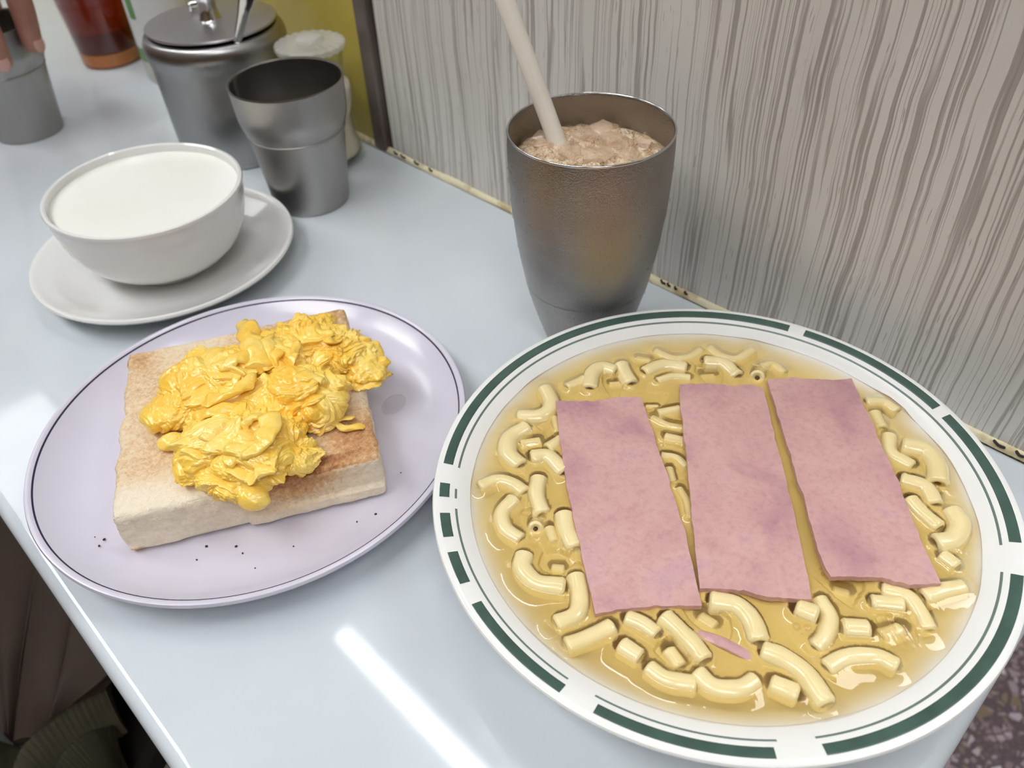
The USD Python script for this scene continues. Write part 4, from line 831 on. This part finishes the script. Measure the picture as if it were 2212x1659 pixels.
# ------------------------------------------------------------------ glass of red tea
RC = (.985, 2.955)
tg = thing('tea_glass', 'tall plastic glass of dark red tea with an amber bottom, beyond the sugar pot', 'glass', (*RC, 0))
gprof = [(.092, 0), (.096, .006), (.099, .05), (.112, .22), (.121, .36), (.126, .45)]
part(tg, 'body', lathe(np.vstack([[(.0001, .002), (.088, .002)], gprof, [(.1265, .455), (.123, .455)], [(r_ - .004, z) for r_, z in gprof[::-1] if z > .045], [(.0001, .048)]]), RC, 90), M['tea_glass'], 40)
part(tg, 'amber_base', lathe([(.0001, .004), (.088, .004), (.0925, .008), (.0945, .047), (.0001, .047)], RC, 80), M['amber'], 40, label='amber bottom')
single('red_tea', cat_(lathe([(.0001, .115), (.0998, .115), (.1065, .20), (.1155, .335), (.1185, .39), (.0001, .39)], RC, 80)), M['tea'], 'dark red tea standing in the tall plastic glass', 'tea', smooth=40)
single('tea_sediment', lathe([(.0001, .050), (.0945, .050), (.0995, .1145), (.0001, .1145)], RC, 80), M['tea_dark'], 'darkest red layer at the foot of the red tea', 'tea', smooth=40)

# ------------------------------------------------------------------ round jar with green and white label, behind the sugar pot
KC = (1.075, 2.655); KR = .098
kj = thing('label_jar', 'round jar with a green and white label, half hidden behind the sugar pot', 'jar', (*KC, 0))
part(kj, 'body', lathe([(.0001, .003), (.088, .003), (.092, 0), (.096, .006), (KR, .014), (KR, .30), (.094, .315), (.085, .322), (.0001, .322)], KC, 80), M['frost'], 40)
part(kj, 'label_band', lathe([(KR - .002, .07), (KR + .001, .071), (KR + .001, .109), (KR - .002, .11)], KC, 80), M['green_label'], True, label='green band of the label')
part(kj, 'label_sheet', lathe([(KR - .002, .111), (KR + .001, .112), (KR + .001, .279), (KR - .002, .28)], KC, 80), M['white_label'], True, label='white sheet of the label')
part(kj, 'label_stripe', lathe([(KR + .0005, .20), (KR + .002, .201), (KR + .002, .269), (KR + .0005, .27)], KC, 10, a0=math.pi * 1.02, a1=math.pi * 1.02 + .28), M['green_label'], True, label='green stripe of the label')
part(kj, 'cap', lathe([(.0001, .322), (.098, .322), (.1, .326), (.1, .362), (.095, .37), (.0001, .372)], KC, 60), M['beige'], 40)


# ------------------------------------------------------------------ the hand on the left tumbler
def chain(pts, radii):
    s = [m3.Manifold.sphere(r_, 20).translate(list(map(float, p))) for p, r_ in zip(pts, radii)]
    return [m3.Manifold.batch_hull([s[k], s[k + 1]]) for k in range(len(s) - 1)]


def on_tumbler(px, py, off):
    """Where the lens ray meets the left tumbler's wall, and off further out."""
    d = ray(px, py); best = None
    for t in np.linspace(2.0, 4.0, 4000):
        p = np.array([0, 0, 1.0]) + d * t; r_ = np.interp(p[2], [0, .186, .24, .30], [.089, .1115, .1245, .1285])
        if np.hypot(p[0] - T2[0], p[1] - T2[1]) < r_ + off and p[2] < .34: best = p; break
    if best is None: best = np.array([0, 0, 1.0]) + d * 2.55
    return best


def wall_pt(a, z, off):
    r_ = np.interp(z, [0, .186, .24, .30, 1], [.089, .1115, .1245, .1285, .1285]) + off
    return np.array([T2[0] + r_ * math.cos(a), T2[1] + r_ * math.sin(a), z])


tip = on_tumbler(70, 92, .030); a1_ = math.atan2(tip[1] - T2[1], tip[0] - T2[0]); z1_ = tip[2]
tip2 = on_tumbler(2, 130, .030); a2_ = math.atan2(tip2[1] - T2[1], tip2[0] - T2[0]); z2_ = tip2[2]
da = .52
palm = np.array([T2[0] - .16, T2[1] + .02, .50])
fingers = [(a1_, z1_, .030, .20), (a2_, z2_, .031, .24), (a2_ - (a1_ - a2_), z2_ - .005, .030, .22), (a2_ - 1.9 * (a1_ - a2_), z2_ + .02, .026, .17)]
bones = []; tips = []
for k, (a, z, r_, L) in enumerate(fingers):
    p3 = wall_pt(a, z, r_); p2 = wall_pt(a, z + .085, r_ + .012); p1 = wall_pt(a, z + .18, r_ + .020); kn_ = palm + np.array([.085 * math.cos(a) + .03, .10 * math.sin(a) * .6 - .03 + .0 * k, .02]); kn_ = wall_pt(a, z + .26, .02) * .55 + kn_ * .45
    bones += chain([kn_, p1, p2, p3], [r_ * 1.22, r_ * 1.08, r_ * 1.0, r_ * .84]); tips.append((a, z, r_))
    bones += chain([palm, kn_], [.062, r_ * 1.25])
at_ = a1_ + 2.3
bones += chain([palm + [.02, .06, -.01], wall_pt(at_, .36, .05), wall_pt(at_, .28, .034), wall_pt(at_, .20, .030)], [.05, .040, .035, .028])
wrist = palm + np.array([-.22, .10, .10]); elbow = np.array([-1.05, 2.95, .42])
bones += chain([palm, wrist], [.075, .095]) + chain([wrist, elbow], [.098, .16])
hand_m = m3.Manifold.batch_boolean(bones, m3.OpType.Add).refine_to_length(.022)
hv, hf = VF(hand_m); ht_ = trimesh.Trimesh(hv, hf, process=True); trimesh.smoothing.filter_taubin(ht_, .5, .53, 10)
pers = thing('person', 'bare hand of a person gripping the steel tumbler at the upper left', 'person', (palm[0], palm[1], z1_))
part(pers, 'body', ht_, M['skin'], True)
for a, z, r_ in tips[:4]:
    c = wall_pt(a, z - .002, r_ * 1.76); v, f = blob(c, (.006, .017, .022), a, 2); part(pers, 'fingernail', (v, f), M['nail'], True)
mid = wrist + (elbow - wrist) * .45
part(pers, 'sleeve', pipe([mid, (mid + elbow) / 2, elbow + (elbow - wrist) * .12], [.155, .16, .165, .172, .178, .182, .186, .19, .19, .17], 10, 20), M['sleeve'], 50)

# ------------------------------------------------------------------ brown garment on a stool below the table's left edge
ZS = -.86
stool = thing('stool', 'dark round stool under the brown garment left of the table', 'stool', (-.36, 1.84, FLOOR))
part(stool, 'seat', lathe([(.0001, ZS - .24), (.60, ZS - .24), (.62, ZS - .22), (.62, ZS - .145), (.60, ZS - .125), (.0001, ZS - .12)], (-.36, 1.84), 60), M['black_cloth'], 40)
part(stool, 'post', pipe([(-.36, 1.84, FLOOR + .03), (-.36, 1.84, ZS - .24)], .07, 4, 16), M['dark_steel'])
part(stool, 'base', lathe([(.0001, 0), (.42, 0), (.42, .03), (.1, .05), (.0001, .05)], (-.36, 1.84, FLOOR), 40), M['dark_steel'], 40)
gar = thing('garment', 'dark brown pleated jacket with olive ribbed cuffs bundled left of the table edge', 'jacket', (-.42, 1.6, ZS - .05))


def gp_(x, y, h): return at(x, y, ZS + h)


def cloth(edge_a, edge_b, m, name, puff, seed, thick=.03, n_=26, m_=60, wr=.0):
    """A panel between two polylines given in pixels and height, swelling by puff in the middle."""
    A, B_ = path_curve([gp_(*p) for p in edge_a], m_), path_curve([gp_(*p) for p in edge_b], m_)
    u_ = np.linspace(0, 1, n_)
    G = A[None] * (1 - u_)[:, None, None] + B_[None] * u_[:, None, None]
    G[..., 2] += puff * (np.sin(np.pi * u_)[:, None] ** .7)
    q_ = G.reshape(-1, 3); q_[:, 2] += .02 * (meshkit.fbm(q_ * [5, 5, 5] + seed, 3, seed) - .5)
    if wr:
        vv = np.tile(np.linspace(0, 1, m_), n_); q_[:, 2] += wr * np.sin(vv * 420)
    N_ = n_ * m_; lo = q_ - [0, 0, thick]
    i_, j_ = np.meshgrid(np.arange(n_ - 1), np.arange(m_ - 1), indexing='ij'); f_ = np.stack([i_ * m_ + j_, (i_ + 1) * m_ + j_, (i_ + 1) * m_ + j_ + 1, i_ * m_ + j_ + 1], -1).reshape(-1, 4)
    ed = np.r_[np.arange(m_), np.arange(1, n_) * m_ + m_ - 1, (n_ - 1) * m_ + np.arange(m_ - 2, -1, -1), np.arange(n_ - 2, 0, -1) * m_]; e2_ = np.roll(ed, -1)
    part(gar, name, (np.vstack([q_, lo]), np.vstack([f_, f_[:, ::-1] + N_, np.stack([e2_, ed, ed + N_, e2_ + N_], 1)])), m, 50)


s0_ = [(-260, 1000, .1), (-140, 1300, .06), (10, 1590, .0)]
s1_ = [(-60, 1050, .16), (-10, 1400, .10), (25, 1600, .0)]
s2_ = [(110, 1040, .18), (78, 1240, .14), (45, 1450, .08), (27, 1605, .0)]
s3_ = [(215, 1130, .18), (155, 1340, .14), (120, 1510, .08), (100, 1600, .0)]
s4_ = [(320, 1340, .12), (235, 1455, .10), (150, 1530, .06), (112, 1592, .0)]
for k, (a, b) in enumerate([(s0_, s1_), (s1_, s2_), (s2_, s3_), (s3_, s4_)]):
    cloth(a, b, M['brown_cloth'], 'pleat', .022, 3 + k)
cloth([(228, 1462, .02), (140, 1540, .03), (60, 1610, .02), (20, 1680, 0)], [(260, 1560, .0), (190, 1600, .02), (120, 1650, .03), (70, 1720, .0)], M['olive_cloth'], 'cuff_fold', .05, 12, .05, 30, 420, .0024)
cloth([(250, 1570, .0), (190, 1585, .02), (140, 1625, .03), (110, 1680, .0)], [(262, 1640, -.03), (262, 1690, -.02), (220, 1720, .0), (180, 1760, .0)], M['olive_cloth'], 'cuff_fold', .05, 15, .05, 30, 420, .0024)
cloth([(-60, 1560, .02), (0, 1600, .03), (62, 1620, .02)], [(-80, 1720, .02), (0, 1720, .03), (62, 1680, .02)], M['olive_cloth'], 'cuff_fold', .03, 18, .04, 24, 300, .0024)
